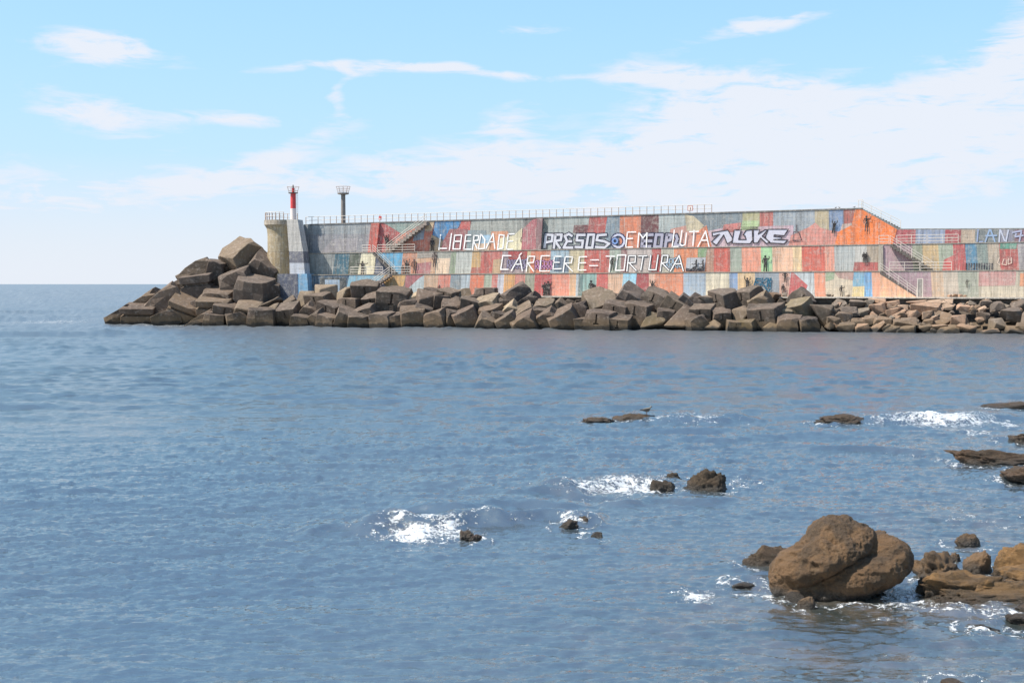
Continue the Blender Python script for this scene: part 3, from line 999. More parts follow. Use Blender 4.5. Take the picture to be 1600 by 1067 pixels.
# ------------------------------------------------------------------ railings, stairs, lights on the wall
def railing(name, label, runs, group=None, h=1.1, r=0.035, rails=(1.0, 0.62, 0.28), gap=2.2, mat=None, postmat=None, postr=None):
    """runs: list of polylines of foot points (s, t, z)"""
    b = runs[0][0]
    th = thing(name, label, 'railing', b, group)
    mat = mat or M_RAILW
    for run in runs:
        pts = [Vector(p) for p in run]
        up = Vector((0, 0, h))
        for k in rails:
            m = MB(b)
            m.tube([p + up * k for p in pts], r, 6)
            m.build('rail', mat, th)
        for a, c in zip(pts, pts[1:]):
            n = max(1, round((c - a).length / gap))
            for i in range(n + 1):
                if i == 0 and a is not pts[0]:
                    continue
                p = a.lerp(c, i / n)
                m = MB(b)
                m.tube([p - Vector((0, 0, .05)), p + up], postr or r, 6)
                m.build('post', postmat or mat, th)
    return th


# crest railing, rusty posts and pale rails
tr = T3 + 0.28
sA, sB = wall_pt(478, 345, tr)[0], wall_pt(1112, 332, tr)[0]
railing('crest_railing', 'long rusty railing along the crest of the painted wall', [[(sA, tr, Z3(sA)), (sB, tr, Z3(sB))]],
        h=1.13, r=.036, rails=(1.0, .52), gap=1.02, mat=M_RAILW, postmat=M_RAILR, postr=.052)
ringp = []
for i in range(19):
    a = R(-62 - i * 13)
    ringp.append((cs + (RH + .3) * math.cos(a), ct + (RH + .3) * math.sin(a), ztop))
railing('head_railing', 'curved rusty railing around the round end of the wall', [ringp], h=1.15, r=.036, rails=(1.0, .52), gap=1.0,
        mat=M_RAILW, postmat=M_RAILR, postr=.052)


def foot(x, y, t):
    return wall_pt(x, y, t)


def onledge(x, tier, dt):
    """foot point on top of a ledge at photo column x"""
    t = TT[tier] + dt
    s = wall_pt(x, 400, t)[0]
    z = ZT[tier](s) + 0.02
    return (s, t, z)


railing('landing_railing', 'cream railing on the upper ledge beside the zigzag stair near the round end', [[onledge(566, 2, .15), onledge(579, 2, .15)], [onledge(590, 2, .15), onledge(648, 2, .15)]], h=1.05)
railing('landing_railing', 'cream railing on the lower ledge over the sky-blue paint near the round end', [[onledge(547, 1, .15), onledge(598, 1, .15)], [onledge(612, 1, .15), onledge(641, 1, .15)]], h=1.05)
railing('landing_railing', 'short cream railing on the orange painted corner', [[onledge(1373, 2, .15), onledge(1389, 2, .15)]], h=1.1)
railing('landing_railing', 'cream railing on the upper ledge in front of dark red paint', [[onledge(1401, 2, .15), onledge(1447, 2, .15)], [onledge(1449.5, 2, .15), onledge(1497, 2, .15)]], h=1.1)
railing('landing_railing', 'cream railing on the lower ledge over mauve and ochre paint', [[onledge(1390, 1, .15), onledge(1437, 1, .15)], [onledge(1439, 1, .15), onledge(1487, 1, .15)]], h=1.1)


def stair(label, p_hi, p_lo, t0, t1, zlo=None, side_rgb=None, steps=14, rail=True, body=True, smat=None):
    """flight of steps between two photo points, lying between depths t0 (front) and t1"""
    s0, _, z0 = wall_pt(*p_hi, t0)
    s1, _, z1 = wall_pt(*p_lo, t0)
    if zlo is not None:
        z1 = zlo
    b = (s1, t0, z1)
    th = thing('stair', label, 'stair', b)
    m = MB(b)
    ds, dz = (s1 - s0) / steps, (z0 - z1) / steps
    for i in range(steps):
        a, c = s0 + ds * i, s0 + ds * (i + 1)
        zt = z0 - dz * i
        m.box((min(a, c), t0 + .06, zt - dz * 1.9), (max(a, c), t1, zt))
    st = m.build('steps', smat or M_STEP, th, srgb(170, 150, 135, .8))
    st['kind'] = 'stuff'
    if body:
        m = MB(b)
        lo = z1 if side_rgb is not None else None
        if side_rgb is not None:
            m.prism([(s0, z1), (s1, z1), (s0, z0 - dz * 1.6)] if s1 > s0 else [(s1, z1), (s0, z1), (s0, z0 - dz * 1.6)], t0, t1 - .02)
            m.build('side_wall', M_PAINT, th, srgb(*side_rgb, KP))
    if rail:
        A, B = Vector((s0, t0 + .05, z0)), Vector((s1, t0 + .05, z1))
        for hh in (1.08, .72, .36):
            m = MB(b)
            m.tube([A + Vector((0, 0, hh)), B + Vector((0, 0, hh))], .034)
            m.build('handrail', M_RAILW, th)
        for i in range(5):
            p = A.lerp(B, i / 4)
            m = MB(b)
            m.tube([p - Vector((0, 0, .1)), p + Vector((0, 0, 1.08))], .034)
            m.build('rail_post', M_RAILW, th)
    return th


stair('pale stair climbing to the crest over red and grey paint near the round end', (666, 346), (603, 392), T2 + .22, T3 - .08, zlo=Z2(wall_pt(603, 392, T2)[0]) + .02, smat=M_PAINT)
stair('dark stepped stair between cream and sky-blue painted panels', (582, 394), (617, 428), T1 + .22, T2 - .1, zlo=Z1(wall_pt(617, 428, T1)[0]) + .02)
stair('lowest stair with pale handrails over the sky-blue paint', (608, 429), (563, 462), T_EDGE + 1.2, T1 - .12, zlo=Z_WALK, smat=M_PAINT)
stair('stair descending from the high crest onto the lower wall top', (1346, 327), (1407, 359.5), T3 - .02, T3 + 1.4, zlo=Z3R(S_DROP1))
stair('stair over the mauve paint down to the ochre panel', (1391, 381.5), (1458, 423), T1 + .22, T2 - .1, zlo=Z1(wall_pt(1458, 423, T1)[0]) + .02)
stair('lowest stair with a peach painted side by the white gate', (1375, 424), (1432, 463), T_EDGE + 1.2, T1 - .12, zlo=Z_WALK, side_rgb=(226, 168, 132))
# white gate frame at the stair foot
g0, g1 = wall_pt(1433.5, 463, T_EDGE + 1.2), wall_pt(1441.5, 463, T_EDGE + 1.2)
gz = wall_pt(1437, 436, T_EDGE + 1.2)[2]
b = (g0[0], g0[1], Z_WALK)
gt = thing('gate', 'narrow white framed gate at the foot of the peach stair', 'gate', b)
for s in (g0[0], g1[0]):
    m = MB(b)
    m.box((s - .055, b[1] - .055, Z_WALK), (s + .055, b[1] + .055, gz))
    m.build('gate_post', M_RAILW, gt)
m = MB(b)
m.box((g0[0] - .055, b[1] - .05, gz), (g1[0] + .055, b[1] + .05, gz + .09))
m.build('lintel', M_RAILW, gt)
m = MB(b)
m.box((g0[0] + .06, b[1] - .02, Z_WALK + .1), (g1[0] - .06, b[1] + .02, gz - .05))
m.build('door_leaf', M_PAINT, gt, srgb(165, 158, 150, .8))
# handrail at the top of the crest stair
p0 = wall_pt(1341, 326, T3 + .1)
railing('crest_stair_rail', 'short cream handrail at the top of the crest stair', [[(p0[0], T3 + .1, Z3(p0[0])), (S_DROP0 + .1, T3 + .1, Z3(S_DROP0))]], h=1.1, rails=(1.0, .5), r=.035)

# ---- red light tower
lt = ct - .3
s0, _, zb = wall_pt(458.3, 343, lt)
zb = ztop
PM = 1.0 / (wall_pt(459.3, 330, lt)[0] - wall_pt(458.3, 330, lt)[0])     # px per metre there


def zpx(y, x=458, t=lt):
    return wall_pt(x, y, t)[2]


b = (s0, lt, zb)
tw = thing('light_tower', 'red and white harbour light tower on the round end of the wall', 'light tower', b)
r0 = 3.9 / PM
m = MB(b); m.lathe((s0, lt), [(r0 * 1.06, zb), (r0 * 1.02, zpx(326))], 16); m.build('tower_base', mat_flat('faded_white_paint', (.68, .60, .57), .7, var=.45), tw)
m = MB(b); m.lathe((s0, lt), [(r0, zpx(326)), (r0 * .97, zpx(302.5))], 16); m.build('tower_shaft', M_RED, tw)
m = MB(b); m.lathe((s0, lt), [(6.5 / PM, zpx(302.6)), (6.8 / PM, zpx(301.2))], 16); gal = m.build('gallery', M_DARK, tw)
m = MB(b); m.lathe((s0, lt), [(2.1 / PM, zpx(301.2)), (2.0 / PM, zpx(295.5)), (2.4 / PM, zpx(295.3)), (2.3 / PM, zpx(294.4))], 14); m.build('lantern_base', M_RED, tw)
m = MB(b); m.lathe((s0, lt), [(1.1 / PM, zpx(294.4)), (1.1 / PM, zpx(291.5)), (.75 / PM, zpx(291)), (1.0 / PM, zpx(290.3)), (.3 / PM, zpx(288.8))], 12); m.build('lamp', M_DARK, tw)
rings = []
for k, (rr, y) in enumerate([(6.4, 298.5), (8.6, 292.2)]):
    m = MB(b)
    m.tube([(s0 + rr / PM * math.cos(a), lt + rr / PM * math.sin(a), zpx(y)) for a in [i * math.pi / 8 for i in range(16)]], .022, 5, True)
    m.build('gallery_rail', M_RAILR, gal)
for i in range(8):
    a = i * math.pi / 4 + .2
    m = MB(b)
    m.tube([(s0 + q / PM * math.cos(a), lt + q / PM * math.sin(a), zpx(y)) for q, y in ((6.0, 301.5), (8.6, 292.2))], .022, 5)
    m.build('gallery_post', M_RAILR, gal)
m = MB(b)
for dt in (-.18, .18):
    m.tube([(s0 + 6.3 / PM, lt + dt, zb), (s0 + 6.3 / PM, lt + dt, zpx(301))], .018, 5)
for i in range(11):
    z = zb + .25 + i * .34
    m.tube([(s0 + 6.3 / PM, lt - .18, z), (s0 + 6.3 / PM, lt + .18, z)], .015, 5)
for z in (zb + .6, zb + 2.4):
    m.tube([(s0, lt, z), (s0 + 6.3 / PM, lt, z)], .015, 5)
m.build('ladder', M_RAILR, tw)

# ---- grey post with a basket platform
pt = T3 + 1.6
s0 = wall_pt(536.3, 320, pt)[0]
zb = Z3(s0)
b = (s0, pt, zb)
PM = 1.0 / (wall_pt(537.3, 330, pt)[0] - wall_pt(536.3, 330, pt)[0])
zp = lambda y: wall_pt(536, y, pt)[2]
po = thing('beacon_post', 'grey concrete post with a round platform and flared basket railing', 'post', b)
MG = mat_flat('grey_post_concrete', (.20, .175, .155), .9, var=.4, nscale=2)
m = MB(b); m.lathe((s0, pt), [(3.3 / PM, zb), (3.05 / PM, zp(304.5))], 14); m.build('column', MG, po)
m = MB(b); m.lathe((s0, pt), [(4.2 / PM, zp(304.5)), (8.0 / PM, zp(303.6)), (8.2 / PM, zp(301.6))], 18); plat = m.build('platform', MG, po)
for rr, y in ((8.3, 299), (9.3, 295.5), (10.3, 291.8)):
    m = MB(b)
    m.tube([(s0 + rr / PM * math.cos(a), pt + rr / PM * math.sin(a), zp(y)) for a in [i * math.pi / 8 for i in range(16)]], .024, 5, True)
    m.build('basket_rail', M_RAILR, plat)
for i in range(10):
    a = i * math.pi / 5 + .1
    m = MB(b)
    m.tube([(s0 + q / PM * math.cos(a), pt + q / PM * math.sin(a), zp(y)) for q, y in ((7.7, 301.6), (10.3, 291.8))], .024, 5)
    m.build('basket_post', M_RAILR, plat)

# ---- small signs hung on the crest railing
for x, y, w, hh, bord, lab in [(594, 341, 4.4, 5.6, (.55, .06, .05), 'small red and white warning sign on the crest railing by the red painted buttress'),
                               (1078.5, 325.5, 8.5, 8.0, (.45, .12, .08), 'pale square sign with brown border on the crest railing near its far end')]:
    q = wall_pt(x, y, tr - .06)
    pm = 1.0 / (wall_pt(x + 1, y, tr)[0] - wall_pt(x, y, tr)[0])
    b = (q[0], tr - .06, q[2] - hh / pm / 2)
    sg = thing('warning_sign', lab, 'sign', b)
    m = MB(b); m.box((q[0] - w / pm / 2, tr - .07, q[2] - hh / pm / 2), (q[0] + w / pm / 2, tr - .05, q[2] + hh / pm / 2))
    sbd = m.build('sign_board', mat_flat('sign_border', bord, .5, var=.2), sg)
    m = MB(b); m.box((q[0] - w / pm * .38, tr - .078, q[2] - hh / pm * .40), (q[0] + w / pm * .38, tr - .071, q[2] + hh / pm * (.40 if w > 5 else .02)))
    m.build('sign_face', mat_flat('sign_white', (.75, .70, .64), .5, var=.2), sbd)
    m = MB(b); m.tube([(q[0], tr - .085, q[2] - hh / pm * .25), (q[0], tr - .085, q[2] + hh / pm * .2)], .05, 6)
    m.build('sign_mark', mat_flat('sign_mark', bord, .5, var=.1), sbd)

# ------------------------------------------------------------------ concrete armour blocks
rnd = random.Random(11)


def block_mesh(seed, slot=True, groove=False, rough=0.03):
    r = random.Random(seed)
    bm = bmesh.new()
    bmesh.ops.create_cube(bm, size=2.0)
    if slot or groove:
        cuts = []
        if slot:
            cuts += [((x, 0, 0), (1, 0, 0)) for x in (-.19, -.065, .065, .19)] + [((0, 0, z), (0, 0, 1)) for z in (.12, .24, .86)]
        if groove:
            cuts += [((0, 0, z), (0, 0, 1)) for z in (.30, .52)]
        for co, no in cuts:
            bmesh.ops.bisect_plane(bm, geom=bm.verts[:] + bm.edges[:] + bm.faces[:], plane_co=co, plane_no=no)
        fs = []
        for f in bm.faces:
            c = f.calc_center_median()
            if slot and f.normal.y < -.9 and ((abs(c.x) < .065 and .12 < c.z < .86) or (abs(c.x) < .19 and .12 < c.z < .24)):
                fs.append(f)
            if groove and abs(f.normal.z) < .1 and .30 < c.z < .52:
                fs.append(f)
        ex = bmesh.ops.extrude_face_region(bm, geom=fs)
        vs = [g for g in ex['geom'] if isinstance(g, bmesh.types.BMVert)]
        for v in vs:
            if slot:
                v.co.y += .14
            else:
                v.co.x *= .82
                v.co.y *= .82
        bmesh.ops.delete(bm, geom=fs, context='FACES')
    bm.normal_update()
    ed = []
    for e in bm.edges:
        a, c = e.verts[0].co, e.verts[1].co
        if sum(1 for i in range(3) if abs(abs(a[i]) - 1) < 1e-4 and abs(a[i] - c[i]) < 1e-4) >= 2:
            ed.append(e)
    bmesh.ops.bevel(bm, geom=ed, offset=.03, segments=1, affect='EDGES', clamp_overlap=True)
    corner = [(Vector((sx, sy, sz)), r.uniform(.05, .24) if r.random() < .6 else 0) for sx in (-1, 1) for sy in (-1, 1) for sz in (-1, 1)]
    bmesh.ops.subdivide_edges(bm, edges=[e for e in bm.edges if e.calc_length() > .5], cuts=2, use_grid_fill=True)
    bmesh.ops.triangulate(bm, faces=[f for f in bm.faces if len(f.verts) > 4])
    sk = (r.uniform(-.07, .07), r.uniform(-.07, .07), r.uniform(-.05, .05))
    for v in bm.verts:
        for c, k in corner:
            d = (v.co - c).length
            if d < .7:
                v.co -= c * (k * (1 - d / .7))
        v.co += mnoise.noise_vector(v.co * 1.3 + Vector((seed * 3.7, 0, 0))) * (rough * 2.2) + mnoise.noise_vector(v.co * 4.5 + Vector((seed * 1.3, 0, 0))) * (rough * .5)
        v.co.x += sk[0] * v.co.z
        v.co.y += sk[1] * v.co.x
    me = bpy.data.meshes.new('block')
    bmesh.ops.recalc_face_normals(bm, faces=bm.faces)
    bm.to_mesh(me)
    bm.free()
    me.materials.append(M_BLOCK)
    return me


def rough_mesh(seed, pts=16, sq=0.65, flat=1.0, bev=.05):
    """quarry stone: hull of points on a squarish body"""
    r = random.Random(seed)
    bm = bmesh.new()
    for _ in range(pts):
        v = Vector((r.gauss(0, 1), r.gauss(0, 1), r.gauss(0, 1))).normalized()
        v = Vector([math.copysign(abs(c) ** sq, c) for c in v])
        v = v / max(abs(c) for c in v) * r.uniform(.82, 1.05)
        v.z *= flat
        bm.verts.new(v)
    res = bmesh.ops.convex_hull(bm, input=bm.verts)
    junk = list({g for g in res['geom_interior'] + res['geom_unused'] if isinstance(g, bmesh.types.BMVert)})
    if junk:
        bmesh.ops.delete(bm, geom=junk, context='VERTS')
    bmesh.ops.dissolve_limit(bm, angle_limit=R(14), verts=bm.verts[:], edges=bm.edges[:])
    bmesh.ops.bevel(bm, geom=bm.edges[:], offset=bev, segments=1, affect='EDGES', clamp_overlap=True)
    bmesh.ops.triangulate(bm, faces=bm.faces[:])
    bmesh.ops.recalc_face_normals(bm, faces=bm.faces)
    me = bpy.data.meshes.new('stone')
    bm.to_mesh(me)
    bm.free()
    me.materials.append(M_BLOCK)
    return me


MESH = {'T': [block_mesh(i) for i in range(6)], 'G': [block_mesh(20 + i, False, True) for i in range(4)],
        'P': [block_mesh(40 + i, False, False, .05) for i in range(5)], 'R': [rough_mesh(60 + i, 13, .35, .95, .06) for i in range(5)]}


def py_water(x):
    return 507.5 + (x - 200) * (14.5 / 1400)


def depth_for(x, y):
    f = (py_water(x) - y) / (py_water(x) - 463)
    if x < 445:
        k = max(0.0, min(1.0, (445 - x) / 40))
        return (1 - k) * 8 * f + k * ((py_water(x) - y) * .105 + 1.0)
    return 8 * f


def orient(o, roll, pitch, yaw):
    o.rotation_mode = 'XYZ'
    mt = Matrix.Rotation(WROT, 3, 'Z') @ Matrix.Rotation(R(roll), 3, 'Y') @ Matrix.Rotation(R(pitch), 3, 'X') @ Matrix.Rotation(R(yaw), 3, 'Z')
    o.rotation_euler = mt.to_euler('XYZ')


CONCS = [(150, 128, 108), (140, 122, 106), (158, 136, 112), (132, 116, 102), (146, 126, 110)]
GB = 'concrete blocks heaped along the foot of the wall'
LAB_B = {'T': 'brown concrete cube with a T-shaped lifting slot heaped below the painted wall',
         'P': 'plain weathered concrete cube heaped below the painted wall',
         'R': 'broken rough concrete block heaped below the painted wall',
         'G': 'grooved brown concrete block in the heap below the round end'}


MARKS = [(260, 'at the far tip by the round end'), (320, 'on the outer flank by the round end'), (365, 'mid-heap by the round end'), (445, 'against the foot of the round end'),
         (500, 'below the blue plinth of the round end'), (545, 'below the dark blue alcove'), (590, 'below the zigzag stair'), (640, 'below the ochre paint'), (690, 'below the pale grey painted triangle'),
         (738, 'below the blue-grey painted stripes'), (790, 'below the orange and green painted stripes'), (838, 'below the first big middle letters'), (882, 'below the dark painted pair on red'), (935, 'below the painted figure with a shield'), (1000, 'below the light-blue painted square'),
         (1060, 'below the orange panel under the big letters'), (1112, 'below the painted rowers'), (1162, 'below the cream painted panel'), (1218, 'below the teal painted letters'), (2000, 'below the red painted triangle')]


def label_block(o, x, y, kind, roll, rgb):
    place = next(m for lim, m in MARKS if x < lim)
    rise = py_water(x) - y
    row = 'at the waterline' if rise < 16 else ('halfway up' if rise < 36 else 'on top')
    tone = 'brown' if rgb is None else ('pale tan' if rgb[0] >= 160 else ('dark' if rgb[0] < 115 else 'brown'))
    lean = 'level' if abs(roll) < 7 else ('tipped seaward' if roll < 0 else 'tipped landward')
    kd = {'T': 'slotted cube', 'P': 'plain cube', 'R': 'broken block', 'G': 'grooved block'}[kind]
    tag(o, '%s %s %s %s %s' % (tone, kd, lean, row, place), 'block', GB)


def block(x, y, size, kind='P', roll=0, pitch=0, yaw=0, rgb=None, label=None, asp=(1, 1, 1), dt=0.0):
    t = depth_for(x, y) + dt
    s, _, z = wall_pt(x, y, t)
    pm = 1.0 / (wall_pt(x + 1, y, t)[0] - s)
    o = bpy.data.objects.new('concrete_block', rnd.choice(MESH[kind]))
    COL.objects.link(o)
    o.location = to_world(s, t, z)
    h = size / pm / 2
    o.scale = (h * asp[0], h * asp[1], h * asp[2])
    orient(o, roll, pitch, yaw)
    c = srgb(*(rgb or rnd.choice(CONCS)), (.46 if rgb is LT else .30) * rnd.uniform(.72, 1.25))
    o.color = (*c, 1)
    if label:
        tag(o, label, 'block')
    elif True:
        label_block(o, x, y, kind, roll, rgb)
    else:
        pile = x < 440
        if pile:
            tag(o, {'T': 'large tilted concrete block with a lifting slot in the heap beside the round end',
                    'P': 'large plain tilted concrete block in the heap beside the round end',
                    'R': 'large rough broken concrete block in the heap beside the round end',
                    'G': 'large grooved concrete block in the heap beside the round end'}[kind], 'block', 'large blocks beside the round end, ' + kind)
        else:
            tag(o, LAB_B[kind], 'block', GB + ', ' + {'T': 'slotted', 'P': 'plain', 'R': 'broken', 'G': 'grooved'}[kind])
    return o


LT = (205, 182, 150)
# the big heap at the end
block(380, 408, 50, 'P', -16, 30, -34, (172, 148, 118), 'huge tan block crowning the heap beside the round end', (1, 1, .95))
block(410, 424, 40, 'P', 40, 8, 20, (130, 112, 98))
block(335, 432, 30, 'P', 16, 5, 30, (128, 112, 100), None, (.8, 1, 1.5))
block(352, 424, 22, 'R', 10, 10, 10)
block(374, 446, 44, 'P', -14, 16, 12, (132, 116, 104))
block(312, 434, 46, 'P', -35, 8, 30, (158, 134, 108), None, (1.1, 1, .8))
block(282, 458, 44, 'P', -34, 4, 25, (138, 118, 100), None, (1.3, 1, .6), 1.5)
block(313, 452, 42, 'G', -4, 8, 14, (142, 122, 108), 'grooved block with faint green marks low in the heap beside the round end')
block(258, 475, 44, 'P', -38, 14, 20, (148, 124, 104), None, (1.25, 1, .75))
block(228, 476, 36, 'P', -32, 18, 10, (150, 124, 94), None, (1.3, 1, .7), 1.0)
block(222, 494, 36, 'G', 4, 14, 12, (112, 90, 72), None, (1.3, 1, .85))
block(190, 496, 30, 'P', -27, 10, 15, (104, 84, 68), 'dark low block at the seaward tip of the heap', (1.3, 1, .7))
block(291, 486, 38, 'G', 29, 14, 20, (162, 134, 104), None, (1.15, 1, .8))
block(262, 499, 30, 'P', -20, 10, 25, (140, 114, 90), None, (1.3, 1, .8))
block(344, 466, 40, 'P', 5, 14, 10, (150, 126, 104), None, (1.05, 1, .62))
block(338, 484, 42, 'G', 6, 12, 18, (164, 138, 108), None, (1.1, 1, .8))
block(316, 480, 24, 'P', -12, 8, 10, (120, 102, 88))
block(397, 459, 44, 'P', 12, 10, 6, (142, 126, 114), 'broad flat-faced grey block leaning in the heap beside the round end')
block(425, 455, 22, 'P', 8, 10, 30, (120, 104, 92))
block(386, 490, 48, 'R', 12, 28, 22, (160, 138, 112), None, (1.1, 1, .85))
block(352, 493, 34, 'T', 14, 8, 20, (134, 112, 92))
block(318, 502, 36, 'P', -30, 12, 10, (132, 108, 88), None, (1.3, 1, .5))
block(421, 478, 32, 'R', -24, 20, 10, (150, 132, 108), None, (1.2, 1, .55))
block(424, 490, 30, 'R', -20, 20, 20, (158, 142, 114), None, (1, 1, .7))
block(412, 503, 38, 'P', 4, 4, 12, (84, 70, 60))
block(372, 505, 30, 'P', -8, 4, 30, (84, 70, 60))
block(338, 506, 30, 'P', 10, 4, 12, (84, 70, 60))
# along the wall
LST = [(452, 492, 33, 'T', 0, 14, 12, None), (455, 478, 26, 'R', -10, 25, 30, None), (475, 468, 30, 'R', 18, 30, 30, LT), (485, 490, 27, 'P', -36, 12, 5, (160, 136, 114)), (502, 474, 34, 'T', -2, 8, 6, None),
       (511, 462, 32, 'R', 2, 12, 20, LT), (518, 490, 32, 'T', 12, 6, 20, (122, 106, 94)), (537, 466, 34, 'R', -26, 16, 14, LT), (547, 482, 33, 'T', -1, 5, 14, (150, 128, 108)),
       (572, 460, 40, 'T', 4, 8, 14, None), (589, 471, 33, 'T', -9, 18, 12, None), (616, 476, 46, 'T', 1, 4, 20, (140, 122, 106)), (575, 495, 34, 'T', -14, 10, 8, (126, 108, 94)),
       (541, 502, 34, 'P', 30, 10, 20, None), (497, 503, 30, 'P', -34, 10, 10, None), (600, 505, 34, 'P', 2, 12, 10, None), (512, 506, 30, 'P', 20, 5, 15, None),
       (648, 470, 30, 'R', -20, 18, 10, LT), (674, 460, 32, 'R', 24, 8, 10, (122, 104, 94)), (701, 464, 30, 'T', 11, 10, 10, None), (727, 464, 30, 'R', -14, 8, 14, (168, 146, 118)),
       (760, 465, 39, 'T', -1, 4, 8, (118, 104, 96)), (808, 467, 42, 'P', -22, 6, 20, (96, 86, 84)), (831, 473, 32, 'P', -36, 6, 10, (104, 92, 88)), (669, 480, 40, 'R', 24, 26, 24, (138, 116, 100)),
       (705, 472, 30, 'R', 20, 8, 12, (124, 106, 94)), (704, 486, 31, 'P', 14, 16, 16, (150, 128, 110)), (735, 483, 35, 'T', 9, 6, 20, None), (766, 480, 33, 'P', -8, 24, 10, LT), (768, 494, 33, 'P', -4, 8, 10, (148, 122, 98)),
       (800, 489, 30, 'P', -32, 18, 14, LT), (824, 492, 32, 'G', -25, 24, 12, (176, 152, 122)), (646, 500, 36, 'P', 7, 10, 22, (148, 122, 96)), (685, 502, 36, 'P', -20, 12, 12, (150, 124, 98)),
       (730, 501, 35, 'P', -16, 6, 10, (142, 116, 100)), (760, 507, 30, 'P', 32, 6, 10, None), (795, 507, 34, 'P', -30, 8, 10, None), (822, 510, 36, 'P', -24, 10, 10, (142, 116, 96)), (708, 500, 28, 'P', 10, 4, 30, (96, 80, 70)),
       (853, 484, 30, 'P', -4, 16, 12, (160, 140, 116)), (874, 484, 28, 'R', 38, 10, 12, None), (858, 502, 34, 'P', -34, 8, 12, (136, 112, 94)), (884, 505, 40, 'P', -24, 10, 20, (152, 126, 106)),
       (890, 478, 20, 'R', 10, 10, 10, None), (927, 470, 28, 'P', 42, 6, 6, (130, 120, 112)), (938, 480, 44, 'T', 6, 34, 38, (160, 142, 118)), (907, 490, 36, 'P', -22, 6, 14, (108, 92, 84)), (963, 471, 28, 'P', 12, 4, 12, (130, 112, 104)),
       (984, 470, 44, 'P', 32, 6, 12, (138, 124, 116)), (966, 492, 38, 'T', 9, 6, 10, (130, 112, 100)), (1025, 470, 44, 'T', 24, 6, 14, (136, 124, 112)), (998, 493, 38, 'T', 14, 10, 12, (138, 118, 102)),
       (940, 508, 44, 'T', 0, 4, 8, (122, 102, 90)), (968, 511, 36, 'T', 2, 4, 8, (116, 98, 84)), (1018, 504, 36, 'R', 34, 8, 20, (140, 124, 84)), (913, 511, 32, 'T', 4, 4, 10, (104, 88, 78)),
       (1052, 482, 40, 'T', 28, 10, 10, (150, 132, 112)), (1069, 478, 30, 'P', 38, 6, 14, (126, 118, 116)), (1087, 473, 28, 'P', 38, 4, 20, (96, 86, 82)), (1102, 471, 28, 'R', 4, 8, 14, (184, 162, 142)), (1133, 469, 40, 'T', 2, 5, -20, (132, 120, 110)),
       (1171, 465, 40, 'T', -9, 6, -18, (142, 126, 112)), (1068, 502, 48, 'R', 38, 10, 30, (136, 112, 94)), (1098, 495, 36, 'T', 1, 5, 8, (140, 122, 104)), (1113, 511, 24, 'R', 36, 8, 12, (186, 160, 128)),
       (1127, 498, 34, 'T', 1, 12, 8, (136, 114, 98)), (1155, 496, 34, 'R', 3, 22, 10, (170, 146, 118)), (1190, 476, 38, 'P', -30, 14, 12, (180, 156, 124)), (1199, 500, 48, 'T', -5, 5, 10, (138, 122, 108)), (1206, 515, 27, 'R', -35, 6, 10, (172, 150, 116)),
       (1168, 513, 30, 'P', -10, 8, 12, (130, 112, 64)), (1148, 514, 28, 'T', 4, 4, 12, (122, 100, 78)), (1226, 492, 28, 'R', 8, 12, 12, (182, 164, 134)), (1233, 511, 36, 'P', 1, 6, 8, (138, 116, 100)), (1221, 474, 24, 'R', 20, 10, 12, (150, 134, 118)),
       (1252, 469, 38, 'T', 38, 6, 8, (138, 128, 116)), (1250, 487, 36, 'P', -14, 8, -22, (182, 164, 128)), (1262, 511, 30, 'P', 6, 4, 20, (88, 76, 70)), (1284, 492, 40, 'R', 10, 6, 16, (138, 122, 104)), (1210, 463, 22, 'R', 14, 16, 30, (150, 120, 96)),
       (625, 503, 30, 'P', -8, 6, 20, (112, 94, 82)), (560, 506, 30, 'P', 12, 4, 20, (104, 88, 76)), (470, 507, 30, 'P', 4, 4, 20, (84, 70, 60)), (660, 492, 28, 'P', 20, 6, 10, (100, 86, 76)), (845, 494, 26, 'P', 8, 6, 20, (106, 90, 78)),
       (1040, 497, 30, 'P', 10, 4, 10, (96, 82, 72)), (1088, 510, 30, 'P', -12, 4, 20, (96, 80, 70)), (1180, 490, 30, 'P', 10, 4, 20, (90, 78, 70)), (780, 500, 28, 'P', 14, 4, 20, (90, 76, 68)), (1005, 482, 26, 'P', 8, 4, 30, (100, 88, 80)),
       (640, 482, 30, 'P', 6, 4, 10, (92, 78, 70)), (690, 472, 26, 'P', 10, 6, 20, (110, 94, 84)), (745, 470, 26, 'P', -8, 6, 16, (116, 100, 90)), (790, 478, 26, 'P', 12, 4, 20, (96, 84, 76)), (862, 474, 20, 'R', 5, 10, 20, None), (905, 474, 20, 'R', -5, 10, 20, None)]
for x, y, sz, kd, ro, pi, ya, c in LST:
    block(x, y + (2.5 if y < 476 else 0), sz * rnd.uniform(.86, 1.03), kd, ro + rnd.uniform(-7, 7), pi + rnd.uniform(-4, 12), ya + rnd.uniform(-26, 14), c)

# ------------------------------------------------------------------ quarry stones of the revetment to the right
SM = [rough_mesh(100 + i, 15, .55, .9, .05) for i in range(14)]
SLAB = [rough_mesh(140 + i, 12, .28, .9, .04) for i in range(5)]
GS = 'quarry stones of the sloping bank'
PINK = [(206, 164, 134), (196, 156, 126), (186, 150, 122), (200, 168, 140)]
BRN = [(150, 124, 98), (138, 116, 94), (160, 130, 100), (128, 110, 94), (146, 120, 92)]
GRY = [(140, 126, 112), (156, 142, 124), (120, 108, 98)]


SMARKS = [(1335, 'beside the last concrete blocks'), (1380, 'below the blue painted stripes'), (1425, 'below the peach stair side'), (1470, 'below the white gate'), (1520, 'below the tan painted stripes'), (1575, 'below the pink painted panel'), (3000, 'beyond the pink painted panel')]


